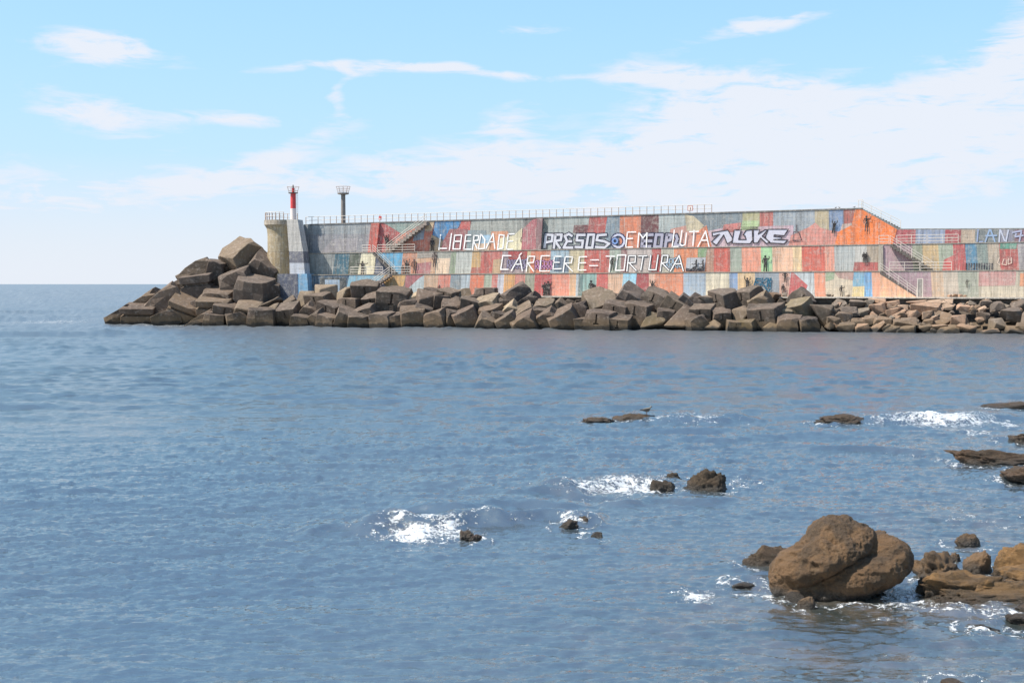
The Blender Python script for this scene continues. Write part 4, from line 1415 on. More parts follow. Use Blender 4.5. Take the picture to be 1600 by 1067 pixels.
def stone(x, y, w, h, roll=0, pal=BRN, meshes=SM, pitch=32, label=None, group=None, deep=.55):
    y = max(y, 467.5 + h * .5)
    t = depth_for(x, y)
    s, _, z = wall_pt(x, y, t)
    pm = 1.0 / (wall_pt(x + 1, y, t)[0] - s)
    o = bpy.data.objects.new('quarry_stone', rnd.choice(meshes))
    COL.objects.link(o)
    o.location = to_world(s, t, z)
    o.scale = (w / pm / 2, max(w, h) / pm * .42, h / pm / 2)
    orient(o, roll, pitch * .3, rnd.choice((0, 180)) + rnd.uniform(-12, 12))
    o.color = (*srgb(*rnd.choice(pal), .62 if pal is PINK else .44), 1)  # pinkish stones get a brighter tone, sunlight painted into their colour
    if group:
        place = next(m for lim, m in SMARKS if x < lim)
        row = 'at the waterline' if y > py_water(x) - 12 else ('high on the bank' if y < 482 else 'midway down the bank')
        ln = 'wide' if w > 1.9 * h else ('upright' if h > .85 * w else 'blocky')
        sz = 'small' if w < 18 else ('large' if w > 27 else 'middling')
        tone = 'pinkish' if pal is PINK else ('brown' if pal is BRN else 'grey')
        label = '%s %s %s stone %s %s' % (sz, ln, tone, row, place)
        group = GS
    tag(o, label, 'stone', group)
    return o


big = [(1372, 482, 26, 22, -14, PINK, SLAB), (1394, 468, 26, 12, -10, PINK, SLAB), (1395, 487, 24, 14, -6, PINK, SLAB), (1412, 480, 20, 9, 0, PINK, SLAB), (1447, 474, 48, 20, 0, PINK, SLAB),
       (1404, 495, 24, 15, -20, PINK, SLAB), (1428, 490, 24, 14, -12, PINK, SM), (1449, 491, 18, 14, -4, PINK, SLAB), (1417, 503, 46, 14, -5, BRN, SLAB), (1362, 500, 24, 15, -14, BRN, SLAB),
       (1380, 502, 28, 14, 4, BRN, SM), (1450, 503, 18, 11, 0, BRN, SM), (1480, 479, 22, 14, 20, PINK, SM), (1472, 498, 34, 22, 10, BRN, SM), (1500, 501, 28, 22, -4, PINK, SLAB), (1506, 481, 24, 12, 12, PINK, SM),
       (1340, 475, 26, 13, 2, GRY, SM), (1325, 486, 28, 14, 0, GRY, SM), (1348, 487, 24, 12, -4, GRY, SM), (1318, 497, 28, 18, 14, BRN, SM), (1340, 505, 22, 15, 4, BRN, SM), (1321, 511, 30, 17, 4, BRN, SM),
       (1347, 513, 22, 15, -10, PINK, SM), (1372, 514, 26, 16, -22, PINK, SLAB), (1395, 514, 24, 12, 4, BRN, SM), (1416, 516, 30, 14, -8, BRN, SM), (1445, 512, 22, 10, -4, BRN, SM), (1468, 511, 24, 9, -6, PINK, SM),
       (1482, 515, 36, 11, -4, BRN, SM), (1511, 515, 34, 15, 6, PINK, SM), (1560, 508, 32, 20, 0, GRY, SM), (1580, 492, 38, 22, 4, GRY, SM), (1558, 480, 24, 16, -10, GRY, SM), (1535, 495, 22, 18, 20, BRN, SM),
       (1592, 478, 24, 20, -10, GRY, SM), (1540, 472, 26, 13, 0, (GRY[0], GRY[2]), SM), (1585, 516, 36, 11, 4, BRN, SM), (1545, 519, 34, 9, -2, PINK, SM), (1612, 500, 34, 26, 8, GRY, SM), (1600, 512, 26, 14, 0, BRN, SM),
       (1303, 505, 24, 20, 10, BRN, SM), (1300, 488, 22, 16, -8, GRY, SM), (1312, 474, 22, 12, 12, GRY, SM), (1360, 472, 18, 12, 0, GRY, SM), (1466, 468, 46, 6, 1, PINK, SLAB), (1432, 466, 34, 7, -3, PINK, SLAB), (1370, 466, 30, 5, 0, PINK, SLAB)]
for x, y, w, h, ro, pal, ms in big:
    if x == 1447:
        lab, grp = 'largest pink slab, broad and flat, on the stone bank below the gate', None
    elif pal is PINK:
        lab, grp = 'pinkish sunlit stone set in the sloping stone bank', GS + ', pinkish'
    elif pal is BRN:
        lab, grp = 'brown angular stone set in the sloping stone bank', GS + ', brown'
    else:
        lab, grp = 'grey angular stone set in the sloping stone bank', GS + ', grey'
    stone(x, y, w * 1.06, h * 1.12, ro, pal, ms, label=lab, group=grp)
# smaller stones that fill the gaps
for i in range(105):
    x = rnd.uniform(1296, 1665)
    y = rnd.uniform(469, py_water(x) - 1)
    w = rnd.uniform(9, 17)
    stone(x, y, w, w * rnd.uniform(.55, .9), rnd.uniform(-40, 40), rnd.choice((BRN, GRY, BRN, PINK)), SM,
          label='small brownish stone wedged among the larger stones of the bank', group=GS + ', small')
for i in range(28):
    x = 1615 + i * 5.2
    y = rnd.uniform(472, py_water(x) - 4)
    w = rnd.uniform(18, 34)
    stone(x, y, w, w * .6, rnd.uniform(-15, 15), rnd.choice((BRN, GRY)), SM, label='brownish stone of the bank beyond the painted letters', group=GS + ', beyond the letters')
# loose stones left on the walkway
for x, y, w in [(1484, 461, 8), (1492, 462, 10), (1500, 461.5, 9), (1508, 461.5, 7), (1489, 459, 6), (1300, 461.5, 7), (1294, 462, 8), (1324, 461, 7), (1216, 461, 9), (1226, 461.5, 12), (1205, 461, 8)]:
    q = wall_pt(x, y, T1 - .7)
    pm = 1.0 / (wall_pt(x + 1, y, T1 - .7)[0] - q[0])
    o = bpy.data.objects.new('loose_stone', rnd.choice(SM))
    COL.objects.link(o)
    hh = w / pm * .32
    o.location = to_world(q[0], T1 - .7, Z_WALK + hh * .8)
    o.scale = (w / pm / 2, w / pm / 2.4, hh)
    o.rotation_euler = (0, 0, rnd.uniform(0, 6))
    o.color = (*srgb(*rnd.choice(PINK if x > 1400 else GRY), .7), 1)
    tag(o, 'loose pale stone lying on the walkway against the wall', 'stone', 'loose stones on the walkway')

# look-alikes that differ in size say so
from collections import defaultdict
same = defaultdict(list)
for o in bpy.data.objects:
    if o.get('category') in ('block', 'stone') and o.get('label'):
        same[o['label']].append(o)
for lab, obs in same.items():
    if len(obs) == 2:
        obs.sort(key=lambda q: q.scale.x * q.scale.z)
        if obs[1].scale.x * obs[1].scale.z > 1.08 * obs[0].scale.x * obs[0].scale.z and len(lab.split()) < 16:
            obs[0]['label'] = 'lesser ' + lab
            obs[1]['label'] = 'bigger ' + lab

# ------------------------------------------------------------------ rocks standing in the sea
def ico(sub):
    bm = bmesh.new()
    bmesh.ops.create_icosphere(bm, subdivisions=sub, radius=1.0)
    v = np.array([p.co[:] for p in bm.verts])
    f = [tuple(q.index for q in p.verts) for p in bm.faces]
    bm.free()
    return v, f


ICO = {k: ico(k) for k in (3, 5, 7)}


def np_mesh(name, v, f, mat, smooth=True):
    me = bpy.data.meshes.new(name)
    me.from_pydata([tuple(p) for p in v], [], f)
    me.update()
    if smooth:
        me.polygons.foreach_set('use_smooth', [True] * len(me.polygons))
    me.materials.append(mat)
    return me


def px_m(y):
    """photo pixels per metre for something standing on the water at photo row y"""
    return F / on_z(800, y).y


ROCKS = []      # (x, y, rx, ry) footprints for foam and ripples


def rock(x0, x1, ytop, ybase, seed, rgb, label, depth=.75, jag=.3, sub=5, tilt=0.0, group=None, low=False, squ=.8):
    xc = (x0 + x1) / 2
    p = on_z(xc, ybase)
    pm = F / p.y
    w = (x1 - x0) / pm
    d = w * depth
    yc = p.y + d * .38
    dr = ray(xc, ytop)
    ztop = CAMH + dr.z / dr.y * yc
    ztop = max(ztop, .06)
    v, f = ICO[sub]
    v = v.copy()
    v = np.sign(v) * np.abs(v) ** squ
    g = np.random.default_rng(seed)
    for _ in range(9):                       # flat break faces
        pn = g.normal(size=3) * np.array([1, 1, .8])
        pn /= np.linalg.norm(pn)
        ex = np.clip(v @ pn - g.uniform(.5, .85), 0, None)
        v -= ex[:, None] * pn * .85
    n1 = fbm(v * 1.2 + seed * 3.1, 4, seed, .5)
    n2 = fbm(v * 2.6 + seed * 1.7, 5, seed + 5, .55, True)
    n3 = fbm(v * np.array([4.0, 4.0, 12.0]) + seed, 4, seed + 9, .6)
    v *= (1 + jag * .42 * n1 + jag * .20 * (n2 - .3) + jag * .20 * n3)[:, None]
    v[:, 0] /= np.abs(v[:, 0]).max()
    v[:, 1] /= np.abs(v[:, 1]).max()
    v[:, 2] /= v[:, 2].max()
    v[:, 2] += tilt * v[:, 0]
    v[:, 2] /= v[:, 2].max()
    zz = np.where(v[:, 2] > 0, v[:, 2] * (ztop + .03 * ztop) - .03 * ztop, v[:, 2] * .5)
    v = np.stack([v[:, 0] * w * .56, v[:, 1] * d * .5, zz], 1)
    o = link_mesh('sea_rock', np_mesh('sea_rock', v, f, M_ROCK), None, None, srgb(*rgb, .46))
    o.location = (p.x * yc / p.y, yc, 0)
    tag(o, label, 'rock', group)
    ROCKS.append((o.location.x, yc, w / 2, d / 2))
    return o


# the great boulder: overlapping lobes with a slanting cleft, undercut at the water
pb = on_z(1313, 938)
PMB = F / pb.y


BYC = pb.y + .72


def bx(px):
    return (px - 1313) / F * BYC


def bz(py):
    d = ray(1313, py)
    return CAMH + d.z / d.y * BYC


def ell(p, c, r, a=0.0):
    q = p - np.array(c)
    ca, sa = math.cos(a), math.sin(a)
    x = q[:, 0] * ca + q[:, 2] * sa
    z = -q[:, 0] * sa + q[:, 2] * ca
    k0 = np.sqrt((x / r[0]) ** 2 + (q[:, 1] / r[1]) ** 2 + (z / r[2]) ** 2)
    return (k0 - 1) * min(r)


def smin(a, b, k):
    h = np.clip(.5 + .5 * (b - a) / k, 0, 1)
    return b * (1 - h) + a * h - k * h * (1 - h)


def boulder_sdf(p):
    a = ell(p, (bx(1290), -.06, bz(866)), (.98, .82, .46), .42)
    a = smin(a, ell(p, (bx(1308), .1, bz(842)), (.52, .55, .42), -.05), .16)
    a = smin(a, ell(p, (bx(1240), -.05, bz(893)), (.44, .60, .42), .2), .14)
    b2 = ell(p, (bx(1338), .0, bz(893)), (1.04, .92, .46), .24)
    b2 = smin(b2, ell(p, (bx(1378), .08, bz(868)), (.52, .66, .42), .1), .14)
    c = ell(p, (bx(1290), .0, bz(922)), (.98, .74, .34))
    return smin(smin(a, b2, .05), c, .12)


v, f = ICO[7]
ctr = np.array((bx(1310), 0, bz(885)))
rad = np.full(len(v), 2.6)
for it in range(60):
    d = boulder_sdf(ctr + v * rad[:, None])
    rad -= np.clip(d, -.05, .3) * .8
P3 = ctr + v * rad[:, None]
nz = .065 * fbm(P3 * 1.7, 3, 3) + .022 * fbm(P3 * 6.0 + 4, 4, 8, .55, True) + .010 * fbm(P3 * 16.0, 4, 12, .65)
pit = np.clip(fbm(P3 * np.array([3.0, 3.0, 4.5]) + 9, 3, 21) - .35, 0, 1)
A_, B_ = np.array((bx(1222), bz(915))), np.array((bx(1378), bz(846)))
ab = B_ - A_
uu = ((P3[:, 0] - A_[0]) * ab[0] + (P3[:, 2] - A_[1]) * ab[1]) / (ab @ ab)
ww = ((P3[:, 0] - A_[0]) * -ab[1] + (P3[:, 2] - A_[1]) * ab[0]) / np.linalg.norm(ab)
ww = ww + .05 * np.sin(uu * 7) + .03 * fbm(P3 * 4, 2, 5)
groove = np.exp(-(ww / .028) ** 2) * np.clip(1 - ((uu - .5) / .55) ** 4, 0, 1) * (P3[:, 1] < .25)
holl = 0
for hx, hy, hr in ((1240, 872, .11), (1268, 850, .13), (1290, 836, .09), (1322, 826, .09), (1225, 905, .08), (1330, 842, .07)):
    holl = holl + np.exp(-(((P3[:, 0] - bx(hx)) / (hr * 1.5)) ** 2 + ((P3[:, 2] - bz(hy)) / hr) ** 2)) * (P3[:, 1] < .1)
P3 = P3 + v * (nz - .10 * pit - .085 * groove - .075 * holl)[:, None]
bo = link_mesh('boulder', np_mesh('boulder', P3, f, M_ROCK), None, None, srgb(158, 120, 80, .40))
bo.location = (pb.x * BYC / pb.y, BYC, 0.0)
tag(bo, 'great rounded brown boulder split by a slanting cleft, standing in the water', 'boulder')
ROCKS.append((bo.location.x, bo.location.y, 1.1, .8))

BR, GD, DK = (156, 122, 86), (182, 138, 84), (118, 94, 70)
rock(1163, 1250, 850, 888, 2, DK, 'dark flat rock showing behind the great boulder', .6, .45)
rock(1427, 1512, 860, 906, 3, BR, 'rugged brown rock next to the great boulder', .7, .5)
rock(1496, 1550, 859, 896, 4, BR, 'rounded brown rock behind the rugged golden slab', .8, .4)
rock(1430, 1570, 890, 938, 5, GD, 'wide golden-brown rock slab sloping into the water', .55, .5)
rock(1513, 1550, 911, 941, 6, GD, 'small round golden rock leaning on the wide slab', .8, .15)
rock(1548, 1640, 847, 908, 7, GD, 'tall golden rock cut by the picture-side shore', .7, .5)
rock(1555, 1680, 880, 918, 8, GD, 'broad low golden rock below the tall golden rock', .6, .5)
rock(1490, 1533, 833, 854, 9, BR, 'lone rock in open water behind the golden rocks', .7, .35)
rock(1247, 1273, 931, 951, 10, BR, 'small pale rock at the foot of the great boulder', .8, .2)
rock(1566, 1660, 938, 958, 11, BR, 'low brown rock washed by foam in front of the golden rocks', .7, .4)
rock(1573, 1640, 956, 975, 12, (86, 66, 54), 'dark angular rock at the water in front of the golden rocks', .7, .4)
rock(1512, 1562, 974, 986, 13, DK, 'nearly awash dark rock with a white wash line', .7, .4)
rock(1470, 1514, 1060, 1076, 14, GD, 'golden rock just breaking the surface close to shore', .8, .3)
rock(1066, 1138, 730, 768, 15, (96, 78, 58), 'jagged dark rock, tallest of the group amid breaking foam', .75, .5, tilt=.15)
rock(1012, 1054, 748, 769, 16, (92, 76, 58), 'squat dark rock beside the jagged one amid foam', .75, .4)
rock(1040, 1070, 737, 752, 17, (88, 72, 56), 'thin dark rock behind the squat one', .7, .5)
rock(905, 925, 764, 770, 18, (88, 72, 56), 'tip of a dark rock in the trail of foam', .8, .4, sub=3)
rock(711, 741, 828, 845, 19, (96, 76, 58), 'pointed dark rock at the end of the white surf', .8, .45)
rock(733, 753, 834, 846, 20, (90, 60, 52), 'low reddish rock touching the pointed one', .8, .4)
rock(872, 905, 811, 827, 21, (92, 74, 58), 'low dark rock behind a curling ripple', .8, .5)
rock(897, 923, 806, 821, 22, (96, 78, 60), 'peaked dark rock next to the low one behind the ripple', .8, .5)
rock(924, 942, 830, 838, 23, (84, 66, 54), 'tiny awash rock in front of the peaked one', .8, .4, sub=3)
gull_rock = rock(955, 1028, 645, 659, 24, (112, 88, 66), 'long low rock with the gull standing on it', .5, .35)
rock(908, 972, 651, 661, 25, (118, 96, 76), 'thin awash ledge beside the gull\'s rock', .5, .45)
rock(1272, 1372, 647, 663, 26, (100, 80, 64), 'long low dark rock with surf breaking past its end', .5, .5)
rock(1541, 1640, 627, 639, 27, (96, 78, 64), 'farthest low rock near the shore side', .5, .4)
rock(1560, 1660, 671, 692, 28, (104, 84, 68), 'dark low rock with foam before it near the shore side', .5, .45)
rock(1486, 1625, 701, 728, 29, (110, 84, 62), 'long ragged brown rock lying off the shore', .55, .55)
rock(1568, 1690, 726, 756, 30, (110, 84, 64), 'broad brown rock inshore of the ragged one', .6, .5)
rock(1143, 1182, 908, 917, 31, DK, 'nearly awash rock with foam, away from the great boulder', .7, .4, sub=3)
rock(1425, 1482, 900, 930, 33, (120, 94, 66), 'dark wet rock between the great boulder and the wide slab', .7, .5)
rock(1560, 1600, 905, 925, 34, GD, 'small golden rock under the broad low one', .8, .4)
rock(1475, 1500, 862, 880, 35, BR, 'small brown rock wedged between two rugged ones', .8, .4)
rock(1410, 1660, 905, 946, 36, (150, 116, 74), 'low wave-washed shelf of brown rock joining the golden rocks', .4, .6)
rock(1225, 1262, 925, 942, 32, (70, 56, 42), 'dark wet rock tucked under the great boulder', .8, .3)


# ------------------------------------------------------------------ birds
M_GULL = mat_flat('grey_brown_feathers', (.13, .115, .095), .8, var=.5, nscale=25, dark=(.03, .027, .024, 1))
M_WING = mat_flat('dark_wing_feathers', (.045, .040, .036), .8, var=.4, nscale=25)
M_LEG = mat_flat('pink_leg', (.45, .27, .22), .6, var=.2)


def bird(name, label, loc, L, rz, group=None, cat='gull'):
    """bird of length L standing at loc, facing local +x"""
    e = empty(name, loc, rz)
    tag(e, label, cat, group)
    # body: rings along a curved spine from tail to beak root
    L0, L = L, L
    sp = [(-.50, .40, .012, .020), (-.36, .41, .045, .030), (-.20, .405, .085, .075), (.0, .40, .11, .115), (.16, .43, .10, .115), (.25, .49, .068, .08),
          (.29, .56, .050, .055), (.31, .61, .056, .056), (.35, .635, .055, .052), (.395, .63, .03, .03)]
    vs, fs, n = [], [], 10
    for x, z, ry, rz_ in sp:
        for i in range(n):
            a = 2 * math.pi * i / n
            vs.append((x * L, ry * 1.35 * L * math.cos(a), (z - .07 + rz_ * 1.35 * math.sin(a)) * L))
    for k in range(len(sp) - 1):
        for i in range(n):
            j = (i + 1) % n
            fs.append((k * n + i, k * n + j, (k + 1) * n + j, (k + 1) * n + i))
    fs += [tuple(reversed(range(n))), tuple(range((len(sp) - 1) * n, len(sp) * n))]
    m = MB(); m.add(vs, fs)
    m.build('body', M_GULL, e, smooth=True)
    m = MB(); m.add([(.385 * L, .022 * L, .54 * L), (.385 * L, -.022 * L, .54 * L), (.385 * L, 0, .585 * L), (.48 * L, 0, .535 * L)], [(0, 1, 2), (0, 3, 1), (1, 3, 2), (2, 3, 0)])
    m.build('beak', M_WING, e)
    for sgn in (-1, 1):
        m = MB()
        w = [(.17, .105, .47), (.05, .125, .50), (-.15, .105, .475), (-.36, .06, .445), (-.60, .02, .43), (-.38, .065, .40), (-.12, .12, .36), (.08, .13, .37)]
        m.add([(x * L, sgn * y * 1.35 * L, (z - .06) * L) for x, y, z in w] + [(x * L, sgn * (y - .03) * 1.3 * L, (z - .06) * L) for x, y, z in w],
              [tuple(range(8)), tuple(reversed(range(8, 16)))] + [(j, i, i + 8, j + 8) for i, j in ((i, (i + 1) % 8) for i in range(8))])
        m.build('wing', M_WING, e)
        m = MB()
        m.tube([(.02 * L, sgn * .05 * L, .24 * L), (.0, sgn * .05 * L, .12 * L), (.02 * L, sgn * .05 * L, 0)], .014 * L, 6)
        for a in (-.5, 0, .5):
            m.tube([(.02 * L, sgn * .05 * L, .008 * L), (.02 * L + .09 * L * math.cos(a), sgn * .05 * L + .09 * L * math.sin(a), .006 * L)], .008 * L, 4)
        m.build('leg', M_LEG, e)
    return e


def surface_z(o, x, y):
    best = -9
    for v in o.data.vertices:
        p = o.location + v.co
        if (p.x - x) ** 2 + (p.y - y) ** 2 < .03:
            best = max(best, p.z)
    return best


gx = gull_rock.location.x + on_z(1010, 655).x - on_z(991.5, 655).x
gz_ = surface_z(gull_rock, gx, gull_rock.location.y)
bird('gull', 'dark young gull standing on the long low rock', (gx, gull_rock.location.y, gz_ - .01), .60, 0.25)
for x, rz in ((1306, .4), (1311.5, 2.8), (1335, .2)):
    s = wall_pt(x, 326, T3 + .3)[0]
    bird('pigeon', 'dark bird perched on the bare crest of the painted wall', to_world(s, T3 + .3, Z3(s) + .05), .42, WROT + rz, 'birds perched on the crest', 'bird')

# ------------------------------------------------------------------ the sea: one sheet out to the horizon
rng = np.random.default_rng(7)


class Waves:
    """wind-sea height field on a periodic tile, with smoothed copies for coarse sampling"""
    def __init__(self, n, L, lam_peak, rms, ang, seed, spread=2, ex=3.6):
        g = np.random.default_rng(seed)
        k = np.fft.fftfreq(n, L / n) * 2 * np.pi
        kx, ky = np.meshgrid(k, k, indexing='ij')
        kk = np.sqrt(kx ** 2 + ky ** 2)
        kk[0, 0] = 1e9
        kp = 2 * np.pi / lam_peak
        sp = kk ** -ex * np.exp(-1.2 * (kp / kk) ** 2)
        c = (kx * math.cos(ang) + ky * math.sin(ang)) / kk
        sp = sp * np.abs(c) ** spread
        a = np.sqrt(sp) * (g.normal(size=(n, n)) + 1j * g.normal(size=(n, n)))
        h = np.fft.ifft2(a).real
        a *= rms / h.std()
        self.L, self.n, self.lev = L, n, []
        for cut in (0.0, 0.25, 0.6, 1.5, 4.0):
            flt = np.exp(-(kk * cut / 3.0) ** 2) if cut else 1.0
            self.lev.append(np.fft.ifft2(a * flt).real)

    def sample(self, x, y, lev):
        h = self.lev[lev]
        u, v = x / self.L * self.n, y / self.L * self.n
        i, j = np.floor(u).astype(int), np.floor(v).astype(int)
        fu, fv = u - i, v - j
        n = self.n
        i0, j0, i1, j1 = i % n, j % n, (i + 1) % n, (j + 1) % n
        return (h[i0, j0] * (1 - fu) + h[i1, j0] * fu) * (1 - fv) + (h[i0, j1] * (1 - fu) + h[i1, j1] * fu) * fv


wv1 = Waves(1024, 47.0, 1.0, .019, R(86), 1, 2.8, 3.1)
wv2 = Waves(1024, 29.7, .45, .0075, R(79), 2, 2.4, 3.1)
wv3 = Waves(256, 163.0, 7.0, .040, R(95), 3, 4)

wv4 = Waves(512, 217.0, 2.2, .060, R(88), 4, 2, 3.2)
wv5 = Waves(512, 1190.0, 16.0, .22, R(92), 5, 3)

rows = [7.0]
while rows[-1] < 3000:
    y = rows[-1]
    rows.append(y + max(.075, y * y / 8532 * .62))
while rows[-1] < 90000:
    rows.append(rows[-1] * 1.09)
core = np.linspace(-.44, .44, 820)
st = core[1] - core[0]
side = []
q = .44
while q < 8:
    st *= 1.22
    q += st
    side.append(q)
cols = np.concatenate([-np.array(side[::-1]), core, np.array(side)])
ry_ = np.array(rows)
X = (ry_[:, None] + 20.0) * cols[None, :]
Y = np.repeat(ry_[:, None], len(cols), 1)
Z = np.zeros_like(X)
for i, y in enumerate(rows):
    if y > 2900:
        break
    step = max(.075, y * y / 8532 * .62)
    lev = 0 if step < .2 else 1 if step < .6 else 2 if step < 2.0 else 3
    x = X[i]
    lf = float(np.interp(math.log(step), np.log([.2, .45, 1.0, 2.5, 6.0]), [0, 1, 2, 3, 4]))
    for lv, wt_ in ((int(lf), 1 - lf % 1), (min(int(lf) + 1, 4), lf % 1)):
        if wt_ > 0:
            Z[i] += wt_ * (wv1.sample(x, Y[i], lv) + wv2.sample(x * .94 + Y[i] * .34, Y[i] * .94 - x * .34, lv) + wv3.sample(x, Y[i], lv))
    k4 = min(max((y - 35) / 80, 0), 1)
    if k4:
        Z[i] += k4 * wv4.sample(x, Y[i], 0)
    k5 = min(max((y - 150) / 150, 0), 1)
    if k5:
        Z[i] += k5 * wv5.sample(x, Y[i], 0)
# uneven wind: rough and calm patches
gust = fbm(np.stack([X.ravel() * .05, Y.ravel() * .035, np.zeros(X.size)], 1)[:], 3, 31).reshape(X.shape)
Z *= np.clip(1.0 + .45 * gust, .5, 1.6)
Z[:, np.abs(cols) > .6] *= .3

foam = np.zeros_like(X)
shal = np.zeros_like(X)


def ridge(px0, py0, px1, py1, h, wid, foamk=0.0, face=1.0):
    """a small breaking swell whose crest runs between two photo points"""
    a, b = on_z(px0, py0), on_z(px1, py1)
    d = (b - a).xy
    L = d.length
    d = d / L
    n = Vector((-d.y, d.x))
    if n.y < 0:
        n = -n
    u = ((X - a.x) * d.x + (Y - a.y) * d.y) / L
    w = (X - a.x) * n.x + (Y - a.y) * n.y
    wob = .35 * wid * np.sin(u * 9 + px0)
    w = w + wob
    env = np.clip(1 - ((u - .5) / .62) ** 4, 0, 1)
    prof = np.where(w < 0, np.exp(-(w / (wid * .45)) ** 2), np.exp(-(w / (wid * 1.3)) ** 2))
    Z[:] += 1.25 * h * env * prof
    if foamk:
        foam[:] = np.maximum(foam, foamk * env * np.exp(-((w + wid * .45) / (wid * .75)) ** 2))


def patch(x0, x1, y0, y1, k, arr=foam):
    c, e = on_z((x0 + x1) / 2, (y0 + y1) / 2), on_z(x1, (y0 + y1) / 2)
    near, far = on_z(800, y1).y, on_z(800, y0).y
    rx, ryy = (e.x - c.x) * 1.3, (far - near) / 2 * 1.3
    g = k * np.exp(-(((X - c.x) / rx) ** 2 + ((Y - (near + far) / 2) / ryy) ** 2))
    arr[:] = np.maximum(arr, g)


ridge(480, 832, 640, 826, .16, .9, .25)
ridge(575, 826, 770, 816, .26, .8, .45)
ridge(640, 800, 900, 792, .20, 1.1, 0)
ridge(760, 812, 930, 815, .20, .7, .35)
ridge(720, 770, 900, 772, .16, 1.0, 0)
ridge(860, 766, 1060, 755, .20, .9, .5)
ridge(950, 790, 1150, 784, .13, .9, 0)
ridge(670, 607, 780, 603, .22, 1.6, 0)
ridge(1040, 662, 1180, 656, .18, 1.4, .35)
ridge(1360, 660, 1590, 655, .25, 1.4, .5)
ridge(-150, 527, 260, 522, .45, 4.0, 0)
ridge(1020, 690, 1200, 684, .12, 1.0, 0)
ridge(40, 770, 160, 768, .10, .7, 0)
ridge(1180, 695, 1500, 712, .10, .8, .2)
for a in [(575, 765, 812, 850, .85), (600, 700, 828, 850, 1.0), (680, 790, 806, 822, .6), (850, 930, 806, 824, .55), (865, 1070, 752, 778, .85), (960, 1060, 758, 774, 1.0), (1120, 1200, 742, 768, .6),
          (925, 1040, 651, 660, .75), (1020, 1150, 647, 664, .72), (1360, 1560, 648, 666, .95), (1400, 1500, 650, 660, 1.1), (1520, 1600, 650, 672, .7), (1500, 1560, 672, 684, .75), (1270, 1380, 655, 664, .6),
          (1052, 1128, 918, 946, .85), (1120, 1190, 906, 920, .7), (1215, 1440, 938, 968, .42), (1290, 1420, 958, 972, .5), (1420, 1600, 930, 950, .5), (1500, 1580, 978, 990, .8), (1470, 1600, 985, 1010, .3),
          (1540, 1640, 900, 930, .6), (1380, 1480, 700, 730, .4), (1500, 1640, 720, 745, .5), (1470, 1600, 795, 830, .45), (1200, 1260, 880, 900, .4), (1420, 1460, 900, 920, .5), (1330, 1470, 1005, 1060, .25),
          (-20, 165, 500, 507, .62), (165, 330, 505, 511, .55), (400, 520, 506, 511, .5), (600, 720, 508, 513, .42), (1200, 1300, 516, 521, .5), (970, 1100, 512, 518, .35), (80, 120, 452, 460, .45), (220, 290, 470, 484, .4)]:
    patch(*a)
for rx0, ry0, rw, rd in ROCKS:
    dd = np.sqrt(((X - rx0) / (rw + .25)) ** 2 + ((Y - ry0) / (rd + .45)) ** 2)
    foam = np.maximum(foam, .66 * np.exp(-((dd - 1.0) / .28) ** 2))
fn = fbm(np.stack([X.ravel() * 2.2, Y.ravel() * 1.6, np.zeros(X.size)], 1), 4, 77).reshape(X.shape)
Z += np.clip(foam, 0, 1) * np.clip(fn + .25, 0, 1.2) * .11 * (Y < 120)
for a in [(1100, 1760, 900, 1160, 1.0), (1380, 1800, 780, 900, .75), (1330, 1900, 690, 760, .5), (860, 1080, 752, 790, .55), (560, 800, 815, 845, .35), (1250, 1450, 940, 990, .8), (700, 1000, 1040, 1200, .35)]:
    patch(*a, arr=shal)

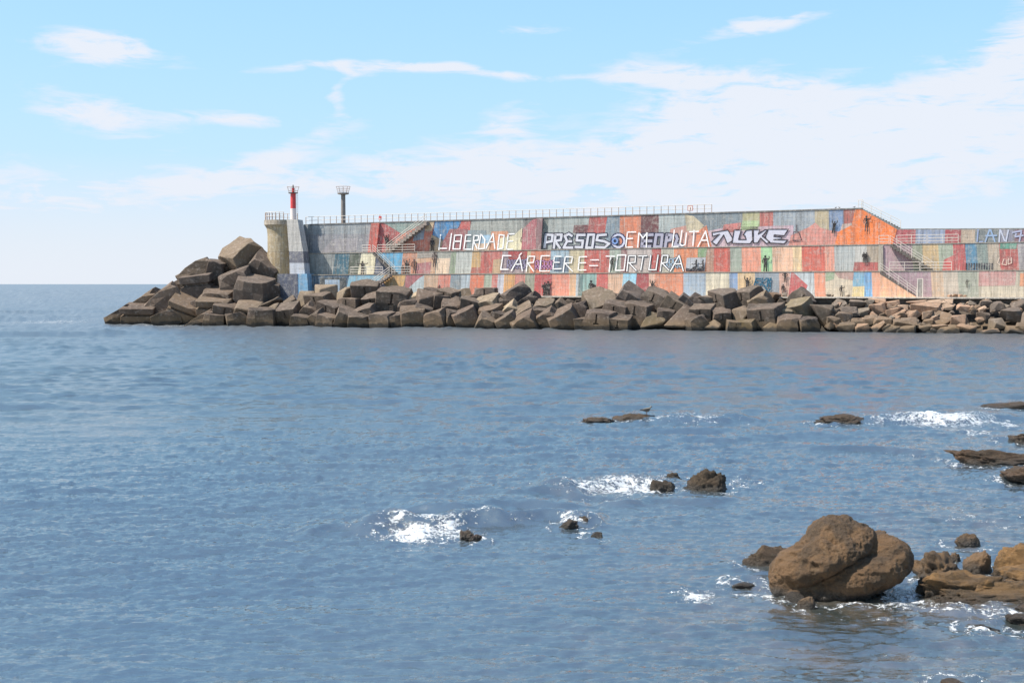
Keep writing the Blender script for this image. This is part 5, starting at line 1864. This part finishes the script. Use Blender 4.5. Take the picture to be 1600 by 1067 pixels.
nr, nc = X.shape
co = np.stack([X, Y, Z], 2).reshape(-1, 3).astype(np.float32)
ii = (np.arange(nr - 1)[:, None] * nc + np.arange(nc - 1)[None, :]).ravel()
quad = np.stack([ii, ii + 1, ii + nc + 1, ii + nc], 1).astype(np.int32)
me = bpy.data.meshes.new('sea')
me.vertices.add(len(co))
me.vertices.foreach_set('co', co.ravel())
me.loops.add(quad.size)
me.loops.foreach_set('vertex_index', quad.ravel())
me.polygons.add(len(quad))
me.polygons.foreach_set('loop_start', np.arange(0, quad.size, 4, dtype=np.int32))
me.polygons.foreach_set('loop_total', np.full(len(quad), 4, dtype=np.int32))
me.polygons.foreach_set('use_smooth', np.ones(len(quad), dtype=bool))
me.update(calc_edges=True)
rgh = np.interp(Y, [20, 45, 90, 200, 600, 3000], [.035, .05, .16, .34, .38, .36])
for nm, arr in (('foam', foam), ('shallow', shal), ('chop', rgh)):
    at = me.attributes.new(nm, 'FLOAT', 'POINT')
    at.data.foreach_set('value', arr.ravel().astype(np.float32))

m, T, b = new_mat('sea_water')
pos = T.n('ShaderNodeNewGeometry').outputs['Position']
fa = T.n('ShaderNodeAttribute', attribute_name='foam').outputs['Fac']
sa = T.n('ShaderNodeAttribute', attribute_name='shallow').outputs['Fac']
bed = T.noise(T.mapping(pos, (1, .6, 1)), .8, 5, .65, .5)
bedc = T.mix(T.ramp(bed, .4, .65), (.024, .026, .016, 1), (.095, .068, .040, 1))
deep = T.mix(T.ramp(T.noise(pos, .04, 3, .5), .35, .7), (.032, .048, .062, 1), (.040, .052, .058, 1))
wc = T.mix(T.m('MULTIPLY', sa, .75), deep, bedc)
lace = T.noise(T.mapping(pos, (1.0, .8, 1.0)), 1.6, 5, .72, 1.2)
lace2 = T.noise(pos, 9.0, 3, .7, .6)
fm = T.m('ADD', T.m('MULTIPLY', lace, .60), T.m('MULTIPLY', lace2, .50))
fmask = T.ramp(T.m('ADD', T.m('MULTIPLY', T.m('SUBTRACT', fm, .55), 2.4), T.m('MULTIPLY', fa, .72)), .42, .74, 0.0, .95)
fmask = T.m('MULTIPLY', fmask, T.ramp(fa, .08, .3))
col = T.mix(fmask, wc, (.54, .55, .55, 1))
T.link(col, b.inputs['Base Color'])
b.inputs['IOR'].default_value = 3.4
chop = T.n('ShaderNodeAttribute', attribute_name='chop').outputs['Fac']
T.link(T.m('ADD', chop, T.m('MULTIPLY', fmask, .6)), b.inputs['Roughness'])
fine_ = T.noise(T.mapping(pos, (.55, 1.6, 1.0), (0, 0, .08)), 3.6, 4, .68, .5)
mid_ = T.noise(T.mapping(pos, (.55, 1.2, 1.0), (0, 0, -.1)), 1.1, 3, .6, .3)
hgt = T.m('ADD', T.m('MULTIPLY', mid_, .035), T.m('MULTIPLY', fine_, .026))
hgt = T.m('ADD', hgt, T.m('MULTIPLY', fmask, .04))
bump(T, b, hgt, 1.0, 1.0)
me.materials.append(m)
sea = bpy.data.objects.new('sea', me)
COL.objects.link(sea)
tag(sea, kind='structure')
